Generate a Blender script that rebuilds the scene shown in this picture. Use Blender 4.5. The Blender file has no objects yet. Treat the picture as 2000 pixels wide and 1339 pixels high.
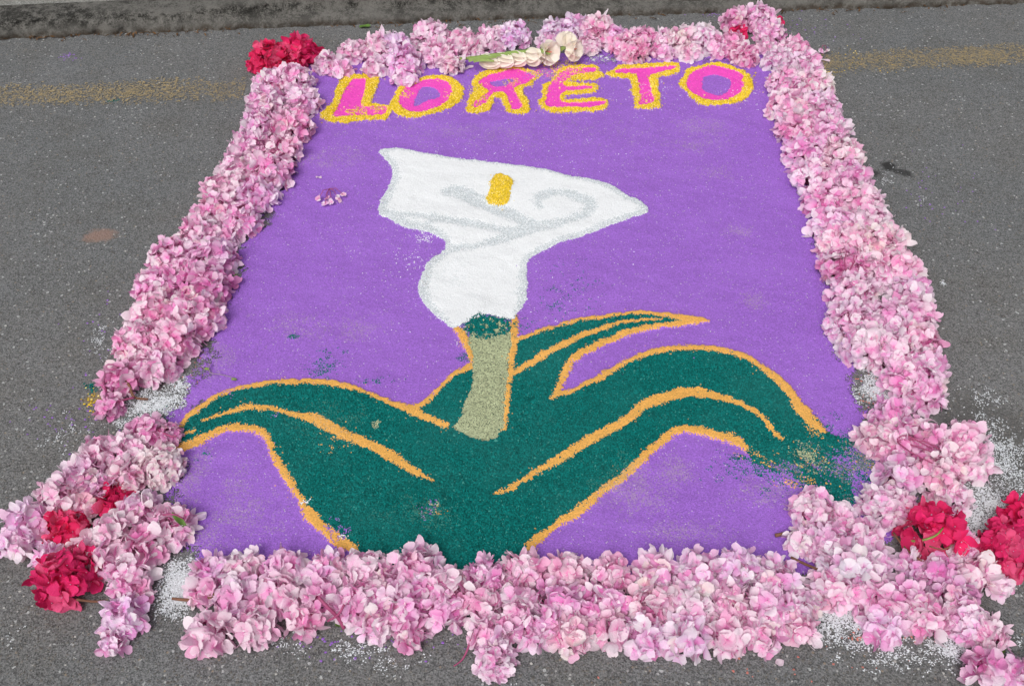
import bpy, math, random
import numpy as np
from mathutils import Vector, Matrix

# ------------------------------------------------------------------ camera, light, exposure
SC = bpy.context.scene
COL = SC.collection
CAM_H, PITCH, F = 1.55, math.radians(44.0), 2000.0
cam_d = bpy.data.cameras.new("camera")
cam = bpy.data.objects.new("camera", cam_d)
COL.objects.link(cam)
cam.location = (0, 0, CAM_H)
cam.rotation_euler = (math.pi / 2 - PITCH, 0, 0)
cam_d.sensor_width = 36.0
cam_d.lens = 36.0
cam_d.clip_start = 0.05
cam_d.clip_end = 300.0
SC.camera = cam

SUN_EL, SUN_AZ = 50.0, 200.0
world = bpy.data.worlds.new("World")
SC.world = world
world.use_nodes = True
wn, wl = world.node_tree.nodes, world.node_tree.links
wn.clear()
sky = wn.new("ShaderNodeTexSky")
sky.sky_type = 'NISHITA'
sky.sun_disc = False
sky.sun_elevation = math.radians(SUN_EL)
sky.sun_rotation = math.radians(SUN_AZ)
sky.dust_density = 6.0
sky.air_density = 1.0
hs = wn.new("ShaderNodeHueSaturation")      # an overcast sky is nearly grey
hs.inputs['Saturation'].default_value = 0.22
bg = wn.new("ShaderNodeBackground")
bg.inputs['Strength'].default_value = 0.11
wo = wn.new("ShaderNodeOutputWorld")
wl.new(sky.outputs[0], hs.inputs['Color'])
wl.new(hs.outputs[0], bg.inputs[0])
wl.new(bg.outputs[0], wo.inputs[0])

sun_d = bpy.data.lights.new("sun", 'SUN')
sun_d.energy = 1.15
sun_d.angle = math.radians(28)
sun_d.color = (1.0, 0.975, 0.94)
sun = bpy.data.objects.new("sun", sun_d)
COL.objects.link(sun)
az, el = math.radians(SUN_AZ), math.radians(SUN_EL)
sdir = Vector((math.sin(az) * math.cos(el), math.cos(az) * math.cos(el), math.sin(el)))
sun.rotation_euler = sdir.to_track_quat('Z', 'Y').to_euler()

SC.view_settings.view_transform = 'Standard'
SC.view_settings.look = 'None'
SC.view_settings.gamma = 1.0
SC.view_settings.use_curve_mapping = False
SC.view_settings.exposure = 0.05
SC.render.engine = 'CYCLES'
SC.cycles.max_bounces = 12
SC.cycles.diffuse_bounces = 8
SC.cycles.transmission_bounces = 8

R_ = random.Random(11)
NP = np.random.default_rng(5)

# ------------------------------------------------------------------ helpers
SP, CP = math.sin(PITCH), math.cos(PITCH)


def at(px, py, z=0.0):
    """the point of the plane at height z that the photograph shows at pixel (px, py)"""
    x, y = (px - 1000.0) / F, -(py - 669.5) / F
    d = Vector((x, CP + y * SP, -SP + y * CP))
    t = (z - CAM_H) / d.z
    return Vector((d.x * t, d.y * t, z))


def mpp(px, py):
    """metres per photograph pixel at that ground point (across the view)"""
    y = -(py - 669.5) / F
    return (CAM_H / (SP - y * CP)) / F


def tag(o, label=None, cat=None, group=None, kind=None):
    if label:
        o["label"] = label
    if cat:
        o["category"] = cat
    if group:
        o["group"] = group
    if kind:
        o["kind"] = kind
    return o


def link(name, data, parent=None, mats=()):
    for m in mats:
        data.materials.append(m)
    o = bpy.data.objects.new(name, data)
    COL.objects.link(o)
    if parent:
        o.parent = parent
    return o


def empty(name, loc=(0, 0, 0), rz=0.0):
    o = bpy.data.objects.new(name, None)
    COL.objects.link(o)
    o.empty_display_size = 0.05
    o.location = loc
    o.rotation_euler = (0, 0, rz)
    return o


def mesh_np(name, verts, quads, smooth=False):
    """mesh straight from arrays: (n,3) vertices and (m,k) faces"""
    verts = np.asarray(verts, dtype=np.float32)
    quads = np.asarray(quads, dtype=np.int32)
    k = quads.shape[1]
    me = bpy.data.meshes.new(name)
    me.vertices.add(len(verts))
    me.vertices.foreach_set("co", verts.ravel())
    me.loops.add(quads.size)
    me.loops.foreach_set("vertex_index", quads.ravel())
    me.polygons.add(len(quads))
    me.polygons.foreach_set("loop_start", np.arange(0, quads.size, k, dtype=np.int32))
    me.polygons.foreach_set("loop_total", np.full(len(quads), k, dtype=np.int32))
    me.polygons.foreach_set("use_smooth", np.full(len(quads), smooth))
    me.update(calc_edges=True)
    return me


class MB:
    """collects simple shapes into one mesh"""
    def __init__(self):
        self.v, self.f = [], []

    def tube(self, pts, radii, sides=5, caps=True):
        pts = [Vector(p) for p in pts]
        n = len(pts)
        base = len(self.v)
        ref = Vector((0.31, 0.17, 0.93))
        for i, p in enumerate(pts):
            t = (pts[min(i + 1, n - 1)] - pts[max(i - 1, 0)])
            t.normalize()
            a = t.cross(ref)
            if a.length < 1e-4:
                a = t.cross(Vector((1, 0, 0)))
            a.normalize()
            b = t.cross(a)
            for k in range(sides):
                w = 2 * math.pi * k / sides
                self.v.append(tuple(p + (a * math.cos(w) + b * math.sin(w)) * radii[i]))
        for i in range(n - 1):
            for k in range(sides):
                k2 = (k + 1) % sides
                self.f.append((base + i * sides + k, base + i * sides + k2, base + (i + 1) * sides + k2, base + (i + 1) * sides + k))
        if caps:
            self.f.append(tuple(base + k for k in range(sides))[::-1])
            self.f.append(tuple(base + (n - 1) * sides + k for k in range(sides)))
        return self

    def grid(self, P):
        """P: rows of equal-length point lists"""
        base = len(self.v)
        nr, nc = len(P), len(P[0])
        for r in P:
            self.v.extend(tuple(p) for p in r)
        for i in range(nr - 1):
            for j in range(nc - 1):
                a = base + i * nc + j
                self.f.append((a, a + 1, a + nc + 1, a + nc))
        return self

    def build(self, name, mat, parent=None, smooth=True):
        me = bpy.data.meshes.new(name)
        me.from_pydata(self.v, [], self.f)
        if smooth:
            me.polygons.foreach_set("use_smooth", [True] * len(me.polygons))
        me.update()
        return link(name, me, parent, [mat])


def vnoise(x, y, scale, seed):
    """smooth value noise in 0..1, numpy arrays in metres"""
    g = np.random.default_rng(seed).random((257, 257))
    u, v = x / scale + 1000.0, y / scale + 1000.0
    iu, iv = np.floor(u).astype(int), np.floor(v).astype(int)
    fu, fv = u - iu, v - iv
    fu, fv = fu * fu * (3 - 2 * fu), fv * fv * (3 - 2 * fv)
    a, b, c, d = (g[iu % 257, iv % 257], g[(iu + 1) % 257, iv % 257], g[iu % 257, (iv + 1) % 257], g[(iu + 1) % 257, (iv + 1) % 257])
    return (a * (1 - fu) + b * fu) * (1 - fv) + (c * (1 - fu) + d * fu) * fv


def smooth_line(pts, closed=False, k=4):
    """Catmull-Rom through points (tuples of any length)"""
    P = [np.array(p, float) for p in pts]
    n = len(P)
    out = []
    rng = range(n) if closed else range(n - 1)
    for i in rng:
        if closed:
            p0, p1, p2, p3 = P[i - 1], P[i], P[(i + 1) % n], P[(i + 2) % n]
        else:
            p0, p1, p2, p3 = P[max(i - 1, 0)], P[i], P[i + 1], P[min(i + 2, n - 1)]
        for s in range(k):
            t = s / k
            out.append(0.5 * ((2 * p1) + (-p0 + p2) * t + (2 * p0 - 5 * p1 + 4 * p2 - p3) * t * t + (-p0 + 3 * p1 - 3 * p2 + p3) * t ** 3))
    if not closed:
        out.append(P[-1])
    return out


# ------------------------------------------------------------------ materials
class Mat:
    def __init__(self, name, rough=0.9, spec=0.15):
        self.m = bpy.data.materials.new(name)
        self.m.use_nodes = True
        self.t = self.m.node_tree
        self.n, self.l = self.t.nodes, self.t.links
        self.p = self.n["Principled BSDF"]
        self.p.inputs["Roughness"].default_value = rough
        self.p.inputs["Specular IOR Level"].default_value = spec
        self.tc = self.n.new("ShaderNodeTexCoord")

    def _in(self, sock, v):
        if hasattr(v, "is_output"):
            self.l.new(v, sock)
        elif isinstance(v, (tuple, list)):
            sock.default_value = (*v, 1.0) if len(v) == 3 and sock.type == 'RGBA' else v
        else:
            sock.default_value = v

    def noise(self, scale, detail=2.0, rough=0.5, vec=None, out=0):
        n = self.n.new("ShaderNodeTexNoise")
        n.inputs["Scale"].default_value = scale
        n.inputs["Detail"].default_value = detail
        n.inputs["Roughness"].default_value = rough
        self.l.new(vec or self.tc.outputs["Object"], n.inputs["Vector"])
        return n.outputs[out]

    def voro(self, scale, out="Color", feature='F1', vec=None):
        n = self.n.new("ShaderNodeTexVoronoi")
        n.feature = feature
        n.inputs["Scale"].default_value = scale
        self.l.new(vec or self.tc.outputs["Object"], n.inputs["Vector"])
        return n.outputs[out]

    def attr(self, name):
        n = self.n.new("ShaderNodeAttribute")
        n.attribute_name = name
        return n.outputs["Fac"]

    def math(self, op, a, b=0.0, c=0.0, clamp=False):
        n = self.n.new("ShaderNodeMath")
        n.operation = op
        n.use_clamp = clamp
        for s, v in zip(n.inputs, (a, b, c)):
            self._in(s, v)
        return n.outputs[0]

    def ramp(self, fac, lo, hi, a=0.0, b=1.0):
        """smooth map of fac from lo..hi to a..b"""
        n = self.n.new("ShaderNodeMapRange")
        n.interpolation_type = 'SMOOTHSTEP'
        self._in(n.inputs[0], fac)
        for i, v in ((1, lo), (2, hi), (3, a), (4, b)):
            n.inputs[i].default_value = v
        return n.outputs[0]

    def mix(self, fac, a, b, mode='MIX'):
        n = self.n.new("ShaderNodeMix")
        n.data_type = 'RGBA'
        n.blend_type = mode
        self._in(n.inputs[0], fac)
        self._in(n.inputs[6], a)
        self._in(n.inputs[7], b)
        return n.outputs[2]

    def sep(self, vec, axis):
        n = self.n.new("ShaderNodeSeparateXYZ")
        self.l.new(vec, n.inputs[0])
        return n.outputs[axis]

    def bump(self, h, strength=0.5, dist=0.01):
        n = self.n.new("ShaderNodeBump")
        n.inputs["Strength"].default_value = strength
        n.inputs["Distance"].default_value = dist
        self.l.new(h, n.inputs["Height"])
        self.l.new(n.outputs[0], self.p.inputs["Normal"])

    def col(self, c):
        self._in(self.p.inputs["Base Color"], c)
        return self

    def spot(self, cx, cy, rx, ry, ang=0.0):
        """0..1 mask of a ragged stain at a place on the ground (object space, metres)"""
        mp = self.n.new("ShaderNodeMapping")
        mp.vector_type = 'TEXTURE'
        mp.inputs["Location"].default_value = (cx, cy, 0)
        mp.inputs["Rotation"].default_value = (0, 0, ang)
        mp.inputs["Scale"].default_value = (rx, ry, 1)
        self.l.new(self.tc.outputs["Object"], mp.inputs["Vector"])
        ln = self.n.new("ShaderNodeVectorMath")
        ln.operation = 'LENGTH'
        self.l.new(mp.outputs[0], ln.inputs[0])
        nz = self.noise(45, 4, 0.65)
        d = self.math('ADD', ln.outputs["Value"], self.math('MULTIPLY', self.math('SUBTRACT', nz, 0.5), 1.5))
        return self.ramp(d, 0.55, 1.15, 1.0, 0.0)


def asphalt(name, base, brown=0.5, kerbside=False):
    M = Mat(name, 0.82, 0.3)
    cell = M.sep(M.voro(230), 0)
    cell2 = M.sep(M.voro(110), 1)
    big = M.noise(1.1, 3, 0.6)
    mid = M.noise(7, 5, 0.65)
    fine = M.noise(400, 4, 0.8)
    t = M.math('ADD', M.math('MULTIPLY', M.sep(M.voro(460), 2), 0.34), M.math('MULTIPLY', cell, 0.18))
    t = M.math('ADD', t, M.math('MULTIPLY', fine, 0.66))
    d = tuple(c * 0.34 for c in base)
    l = tuple(c * 1.66 for c in base)
    c = M.mix(M.ramp(t, 0.24, 0.92), d, l)
    c = M.mix(M.ramp(big, 0.35, 0.65, 0.0, 1.0), c, (0.90, 0.93, 0.95), 'MULTIPLY')
    c = M.mix(M.ramp(mid, 0.35, 0.8, 0.0, 0.55), c, (0.78, 0.73, 0.66), 'MULTIPLY')
    c = M.mix(M.ramp(M.noise(3.1, 4, 0.6), 0.5, 0.75, 0.0, 0.5), c, (1.12, 1.12, 1.14), 'MULTIPLY')
    # pale and tan stone chips showing in the binder
    chip = M.math('GREATER_THAN', M.sep(M.voro(150), 1), 0.955)
    core = M.ramp(M.voro(150, "Distance"), 0.2, 0.45, 1.0, 0.0)
    c = M.mix(M.math('MULTIPLY', chip, core), c, M.mix(M.ramp(M.sep(M.voro(150), 2), .55, .6), (0.40, 0.40, 0.39), (0.27, 0.22, 0.165)))
    spk = M.math('GREATER_THAN', M.sep(M.voro(240), 2), 0.9945)
    c = M.mix(spk, c, (0.42, 0.43, 0.43))
    pit = M.ramp(M.noise(95, 3, 0.7), 0.63, 0.70)
    c = M.mix(M.math('MULTIPLY', pit, 0.72), c, (0.030, 0.030, 0.029))
    h = M.math('ADD', M.math('MULTIPLY', M.voro(230, "Distance"), 0.6), M.math('MULTIPLY', M.noise(120, 5, 0.75), 1.2))
    M.bump(h, 0.6, 0.004)
    return M, c


def grainy(name, base, var=0.35, alt=None, alt_at=0.97, dust=(0.42, 0.36, 0.36), lump=0.0, rough=0.95, fine_scale=620):
    """dyed loose sand: every grain (face) has its own shade"""
    M = Mat(name, rough, 0.12)
    g = M.attr("grain")
    d = tuple(c * (1 - var) for c in base)
    l = tuple(min(1.0, c * (1 + var * 0.8)) for c in base)
    f = M.noise(fine_scale, 2, 0.6)
    c = M.mix(M.ramp(M.math('ADD', M.math('MULTIPLY', g, 0.55), M.math('MULTIPLY', f, 0.6)), 0.15, 1.0), d, l)
    c = M.mix(M.ramp(M.noise(5, 5, 0.65), 0.40, 0.75, 0.0, 0.30), c, tuple(min(1, x * 1.12 + 0.03) for x in base))
    c = M.mix(M.ramp(M.noise(13, 6, 0.75), 0.48, 0.78, 0.0, 0.42), c, tuple(x * 0.78 for x in base))
    if alt:
        c = M.mix(M.math('GREATER_THAN', g, alt_at), c, alt)
    # dusty scuffs: foreign pale grains, thicker where the carpet was brushed
    c = M.mix(M.math('MULTIPLY', M.math('GREATER_THAN', M.attr("dust"), 0.5), 0.42), c, dust)
    M.bump(M.math('ADD', M.noise(400, 3, 0.7), M.math('MULTIPLY', M.noise(90, 3), lump)), 0.45, 0.003)
    M.col(c)
    return M.m


def plain(name, base, rough=0.7, var=0.25, scale=120, spec=0.25, transl=0.0):
    M = Mat(name, rough, spec)
    d = tuple(c * (1 - var) for c in base)
    l = tuple(min(1, c * (1 + var)) for c in base)
    c = M.mix(M.noise(scale, 3, 0.6), d, l)
    M.col(c)
    if transl:
        add_translucent(M, c, transl)
    return M.m


def add_translucent(M, c, amount):
    tr = M.n.new("ShaderNodeBsdfTranslucent")
    M._in(tr.inputs["Color"], c)
    mx = M.n.new("ShaderNodeMixShader")
    mx.inputs[0].default_value = amount
    out = M.n["Material Output"]
    M.l.new(M.p.outputs[0], mx.inputs[1])
    M.l.new(tr.outputs[0], mx.inputs[2])
    M.l.new(mx.outputs[0], out.inputs["Surface"])


def petal_material():
    M = Mat("hydrangea_petal", 0.62, 0.22)
    oi = M.n.new("ShaderNodeObjectInfo")
    col = oi.outputs["Color"]
    ln = M.n.new("ShaderNodeVectorMath")
    ln.operation = 'LENGTH'
    M.l.new(M.tc.outputs["Object"], ln.inputs[0])
    r = ln.outputs["Value"]
    deep = M.mix(1.0, col, (0.92, 0.38, 0.70), 'MULTIPLY')
    streak = M.math('ADD', r, M.math('MULTIPLY', M.math('SUBTRACT', M.noise(4.5, 4, 0.7), 0.5), 0.55))
    c = M.mix(M.ramp(streak, 0.02, 0.50), deep, col)
    ptone = M.attr("petal_tone")                    # petals of one floret differ: some bleached, some deep
    red = M.ramp(M.sep(col, 1), 0.10, 0.40)          # crimson petals keep their colour to the rim
    c = M.mix(M.math('MULTIPLY', M.ramp(streak, 0.45, 1.0, 0.0, 0.40), red), c, (0.97, 0.90, 0.95))
    c = M.mix(M.math('MULTIPLY', M.ramp(ptone, 0.55, 1.0, 0.0, 0.62), red), c, (0.97, 0.91, 0.95))
    c = M.mix(M.ramp(ptone, 0.38, 0.0, 0.0, 0.62), c, deep)
    c = M.mix(M.ramp(M.noise(2.6, 3, 0.6), 0.5, 0.85, 0.0, 0.30), c, deep)
    M.col(c)
    M.bump(M.noise(9, 2), 0.25, 0.05)
    add_translucent(M, c, 0.26)
    return M.m


MAT = {}
M, c = asphalt("road_asphalt", (0.162, 0.163, 0.164))
for (px, py, rx, ry, a, colr, amt) in (
        (1700, 338, .020, .030, .9, (0.03, 0.03, 0.03), .85), (1735, 324, .024, .026, -.3, (0.025, 0.025, 0.025), .92), (1764, 337, .030, .017, -.6, (0.03, 0.03, 0.03), .85),
        (195, 460, .045, .028, .2, (0.30, 0.19, 0.15), .75), (185, 780, .02, .02, 0, (0.35, 0.22, 0.05), .5),
        (1930, 850, .10, .14, 0.4, (0.09, 0.088, 0.085), .6)):
    p = at(px, py)
    c = M.mix(M.math('MULTIPLY', M.spot(p.x, p.y, rx, ry, a), amt), c, colr)
MAT['road'] = M.col(c).m
M, c = asphalt("pavement_surface", (0.270, 0.262, 0.240))
MAT['pavement'] = M.col(c).m

MAT['purple'] = grainy("purple_sand", (0.328, 0.143, 0.585), 0.24, (0.55, 0.48, 0.60), 0.992)
MAT['teal'] = grainy("teal_sawdust", (0.003, 0.150, 0.138), 0.55, (0.05, 0.26, 0.23), 0.975, dust=(0.10, 0.25, 0.19), lump=1.2, fine_scale=300)
MAT['orange'] = grainy("orange_sand", (0.78, 0.415, 0.105), 0.22, dust=(0.5, 0.42, 0.33))
MAT['white'] = grainy("white_salt", (0.82, 0.84, 0.86), 0.05, dust=(0.60, 0.66, 0.68))
MAT['grey'] = grainy("grey_salt", (0.62, 0.67, 0.70), 0.26, (0.86, 0.88, 0.90), 0.80)
MAT['yellow'] = grainy("yellow_maize_grits", (0.83, 0.55, 0.035), 0.45, (0.90, 0.75, 0.28), 0.9, lump=1.0, fine_scale=300)
MAT['magenta'] = grainy("magenta_sand", (0.84, 0.085, 0.52), 0.16, (0.85, 0.45, 0.45), 0.992)
MAT['khaki'] = grainy("khaki_sawdust", (0.42, 0.46, 0.285), 0.50, (0.13, 0.15, 0.10), 0.90)
MAT['mud'] = grainy("trodden_mix", (0.17, 0.20, 0.235), 0.55, (0.45, 0.33, 0.16), 0.90)
MAT['salt'] = grainy("loose_salt", (0.66, 0.69, 0.72), 0.32, dust=(0.5, 0.5, 0.55))
MAT['petal'] = petal_material()
MAT['bead'] = plain("floret_eye", (0.62, 0.30, 0.46), 0.5)
MAT['stalk_pink'] = plain("flower_stalk", (0.42, 0.085, 0.20), 0.5, 0.3, 60, transl=0.15)
MAT['stem_brown'] = plain("woody_stem", (0.20, 0.095, 0.06), 0.7, 0.4, 90)
MAT['stem_green'] = plain("green_stem", (0.22, 0.30, 0.08), 0.55, 0.3, 90)
MAT['leaf'] = plain("green_leaf", (0.13, 0.24, 0.05), 0.5, 0.3, 70, transl=0.2)
MAT['cream'] = plain("cream_petal", (0.95, 0.87, 0.78), 0.6, 0.10, 40, transl=0.25)
MAT['throat'] = plain("salmon_throat", (0.72, 0.28, 0.20), 0.6, 0.2, 60)

# ------------------------------------------------------------------ road, kerb, pavement
def sheet(name, x0, x1, y0, y1, z, mat):
    me = mesh_np(name, [(x0, y0, z), (x1, y0, z), (x1, y1, z), (x0, y1, z)], [(0, 1, 2, 3)])
    return tag(link(name, me, None, [mat]), kind="structure")


sheet("road", -60, 60, -60, 60, 0.0, MAT['road'])

# line of the kerb foot, from points on the photograph
ka, kb = at(0, 80), at(1450, 24)
kdir = (kb - ka).normalized()
knor = Vector((-kdir.y, kdir.x, 0))


def kerb_profile(s):
    """(set-back, height) along the kerb; s metres from the point at the picture's edge"""
    k = min(max((s - 0.55) / 0.5, 0), 1)
    k = k * k * (3 - 2 * k)
    low = [(-.004, -.01), (0.0, .006), (.004, .018), (.010, .030), (.016, .038), (.020, .044), (.026, .049), (.036, .052), (.060, .054), (.12, .055)]
    high = [(-.004, -.01), (0.0, .010), (.006, .024), (.022, .030), (.046, .033), (.052, .048), (.060, .066), (.072, .078), (.100, .083), (.16, .084)]
    return [((1 - k) * a[0] + k * b[0], (1 - k) * a[1] + k * b[1]) for a, b in zip(low, high)]


S = np.concatenate([np.arange(-25, -1, 1.0), np.arange(-1, 4.6, 0.012), np.arange(5, 30, 1.0)])
kv, tops = [], []
for s in S:
    prof = kerb_profile(s)
    for j, (b, z) in enumerate(prof):
        amp = 0.0 if j in (0, len(prof) - 1) else 0.016
        nx = (float(vnoise(np.array([s]), np.array([j * .011]), .045, 31)[0]) - .5) * amp * 1.6 + (float(vnoise(np.array([s]), np.array([j * .01]), .012, 32)[0]) - .5) * amp * 1.5
        nz = (float(vnoise(np.array([s]), np.array([j * .013]), .05, 33)[0]) - .5) * amp * .8
        bend = 0.018 * math.sin(s * 1.1 + .6)
        p = ka + kdir * float(s) + knor * (b + nx + bend)
        kv.append((p.x, p.y, max(z + nz, -.01)))
    tops.append(kv[-1])
m = 10
kf = [(i * m + j, (i + 1) * m + j, (i + 1) * m + j + 1, i * m + j + 1) for i in range(len(S) - 1) for j in range(m - 1)]
KM = Mat("kerb_concrete", 0.9, 0.2)
c = KM.mix(KM.noise(160, 4, 0.7), (0.10, 0.095, 0.086), (0.33, 0.32, 0.295))
zz = KM.sep(KM.tc.outputs["Object"], 2)
st = KM.math('ADD', KM.math('ADD', KM.math('MULTIPLY', KM.noise(9, 4, 0.7), 0.5), KM.math('MULTIPLY', KM.noise(38, 5, 0.8), 0.5)), KM.math('MULTIPLY', KM.noise(210, 4, 0.85), 0.46))
lich = KM.ramp(st, 0.66, 0.82)            # black lichen on the lip and face, breaking up in patches
lich = KM.math('MULTIPLY', lich, KM.math('MULTIPLY', KM.ramp(zz, 0.062, 0.050, 0.5, 1.0), KM.ramp(zz, 0.018, 0.044, 0.62, 1.2)))
c = KM.mix(KM.math('MULTIPLY', lich, 0.82), c, (0.030, 0.029, 0.026))
dirt = KM.math('MULTIPLY', KM.ramp(zz, 0.022, 0.004), KM.ramp(KM.noise(30, 4, 0.7), 0.35, 0.6))
c = KM.mix(KM.math('MULTIPLY', dirt, 0.8), c, (0.055, 0.036, 0.022))
KM.bump(KM.noise(150, 6, 0.8), 1.0, 0.010)
MAT['kerb'] = KM.col(c).m
tag(link("kerb", mesh_np("kerb", kv, kf, True), None, [MAT['kerb']]), kind="structure")
pv, pf = [], []
for i, t in enumerate(tops):
    q = Vector(t)
    far = q + knor * 40
    pv += [(q.x, q.y, q.z), (far.x, far.y, q.z)]
    if i:
        a = 2 * (i - 1)
        pf.append((a, a + 2, a + 3, a + 1))
tag(link("pavement", mesh_np("pavement", pv, pf), None, [MAT['pavement']]), kind="structure")

# ------------------------------------------------------------------ worn yellow road line: paint flakes left on the stone tops
la0, la1 = at(-60, 190), at(480, 174)
lb0, lb1 = at(1600, 126), at(2060, 102)


def worn_line(p0, p1, half, keep, seed):
    d = (p1 - p0)
    L = d.length
    d.normalize()
    nrm = Vector((-d.y, d.x, 0))
    cs = 0.0042
    ns, nt = int(L / cs), int(2 * half / cs)
    s, t = np.meshgrid(np.arange(ns) * cs, (np.arange(nt) - nt / 2) * cs, indexing='ij')
    s, t = s.ravel(), t.ravel()
    rg = np.random.default_rng(seed)
    n = .28 * vnoise(s, t, .009, seed) + .20 * vnoise(s, t, .09, seed + 1) + .52 * rg.random(len(s))
    prof = 1 - np.clip(np.abs(t) / half, 0, 1) ** 2.2
    ok = n < keep * prof + .10
    s, t = s[ok], t[ok]
    r = cs * (.45 + .35 * rg.random(len(s)))
    a0 = rg.random(len(s)) * 6.28
    V, Fq = [], []
    k = np.arange(4)
    ang = a0[:, None] + k[None] * 1.5708 + rg.normal(0, .25, (len(s), 4))
    rr = r[:, None] * (1 + rg.normal(0, .2, (len(s), 4)))
    S2, T2 = s[:, None] + np.cos(ang) * rr, t[:, None] + np.sin(ang) * rr
    X = p0.x + d.x * S2 + nrm.x * T2
    Y = p0.y + d.y * S2 + nrm.y * T2
    Z = np.repeat((0.002 + 0.0014 * rg.random(len(s)))[:, None], 4, 1)
    V = np.stack([X, Y, Z], -1).reshape(-1, 3)
    return mesh_np("road_marking", V, np.arange(len(s) * 4).reshape(-1, 4))


PM = Mat("worn_yellow_paint", 0.85, 0.2)
MAT['paint'] = PM.col(PM.mix(PM.sep(PM.voro(170), 0), (0.43, 0.33, 0.17), (0.25, 0.22, 0.165))).m
tag(link("road_marking", worn_line(la0, la1, .085, .44, 51), None, [MAT['paint']]), "worn yellow road line running to the crimson corner heads", kind="structure")
tag(link("road_marking", worn_line(lb0, lb1, .080, .50, 61), None, [MAT['paint']]), "worn yellow road line running past the last letter O", kind="structure")

# ------------------------------------------------------------------ the sawdust carpet, grain by grain
def crop(ox, oy, k, pts):
    return [(ox + p[0] / k, oy + p[1] / k) + tuple(w / k for w in p[2:]) for p in pts]


def wpoly(pts, closed_smooth=True, k=4):
    P = smooth_line(pts, True, k) if closed_smooth else pts
    return np.array([at(p[0], p[1])[:2] for p in P])


def ribbon(pts, k=5):
    """line with width (x, y, w) -> world quads and round joints"""
    P = smooth_line(pts, False, k)
    out = []
    for i in range(len(P) - 1):
        a, b = P[i], P[i + 1]
        d = b[:2] - a[:2]
        L = np.hypot(*d)
        if L < 1e-6:
            continue
        n = np.array([-d[1], d[0]]) / L
        q = [a[:2] + n * a[2] / 2, b[:2] + n * b[2] / 2, b[:2] - n * b[2] / 2, a[:2] - n * a[2] / 2]
        out.append(np.array([at(*p)[:2] for p in q]))
        out.append(np.array([at(a[0] + math.cos(t) * a[2] / 2, a[1] + math.sin(t) * a[2] / 2)[:2] for t in np.arange(8) * math.pi / 4]))
    return out


def inside(polys, X, Y):
    if isinstance(polys, np.ndarray):
        polys = [polys]
    res = np.zeros(X.shape, bool)
    for P in polys:
        x0, y0 = P.min(0)
        x1, y1 = P.max(0)
        idx = np.nonzero((X >= x0) & (X <= x1) & (Y >= y0) & (Y <= y1))[0]
        if not len(idx):
            continue
        x, y = X[idx], Y[idx]
        r = np.zeros(len(idx), bool)
        n = len(P)
        for i in range(n):
            ax, ay = P[i]
            bx, by = P[(i + 1) % n]
            if ay == by:
                continue
            c_ = ((ay > y) != (by > y)) & (x < (bx - ax) * (y - ay) / (by - ay) + ax)
            r ^= c_
        res[idx] |= r
    return res


field_px = [(590, 128), (800, 118), (1000, 108), (1250, 100), (1498, 100), (1530, 180), (1545, 260), (1565, 340), (1590, 440), (1620, 540), (1645, 640), (1655, 700), (1668, 770), (1695, 830),
            (1760, 880), (1770, 1000), (1700, 1090), (1600, 1120), (1400, 1125), (1000, 1140), (700, 1130), (430, 1120), (372, 1088), (335, 1050), (330, 960), (338, 880), (318, 830), (352, 782),
            (392, 735), (395, 680), (430, 610), (452, 560), (470, 500), (510, 440), (560, 360), (590, 270), (605, 190)]
FIELD = wpoly(field_px, True, 2)
teal_px = [(350, 845), (378, 809), (412, 783), (457, 764), (509, 753), (561, 749), (621, 749), (673, 757), (722, 772), (759, 787), (800, 802), (843, 778), (882, 739), (920, 718), (985, 700),
           (1002, 671), (1033, 658), (1091, 638), (1149, 625), (1208, 617), (1247, 614), (1305, 619), (1350, 628), (1297, 640), (1247, 646), (1200, 663), (1161, 681), (1122, 704), (1103, 731),
           (1091, 755), (1085, 774), (1130, 761), (1173, 739), (1212, 716), (1266, 693), (1324, 685), (1400, 688), (1437, 695), (1474, 712), (1511, 740), (1541, 768), (1560, 798), (1586, 828),
           (1608, 846), (1646, 858), (1700, 856), (1730, 870), (1715, 885), (1665, 905), (1655, 930), (1668, 985), (1640, 1010), (1612, 973), (1571, 951), (1541, 932), (1482, 921), (1457, 880), (1437, 863), (1400, 853),
           (1340, 840), (1305, 856), (1266, 891), (1219, 930), (1173, 964), (1134, 999), (1080, 1034), (1037, 1069), (1020, 1120), (780, 1120), (692, 1076), (659, 1059), (629, 1033), (606, 1014),
           (595, 996), (588, 977), (569, 947), (550, 917), (530, 876), (520, 854), (491, 841), (461, 839), (427, 846), (386, 867), (346, 884)]
TEAL = wpoly(teal_px, False)
UPPER_LEAF = wpoly([(1000, 735), (1000, 600), (1400, 600), (1400, 640), (1110, 740), (1085, 774), (1040, 735)], False)
SEPAL = wpoly([(800, 803), (980, 690), (980, 860), (885, 845)], False)

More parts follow.
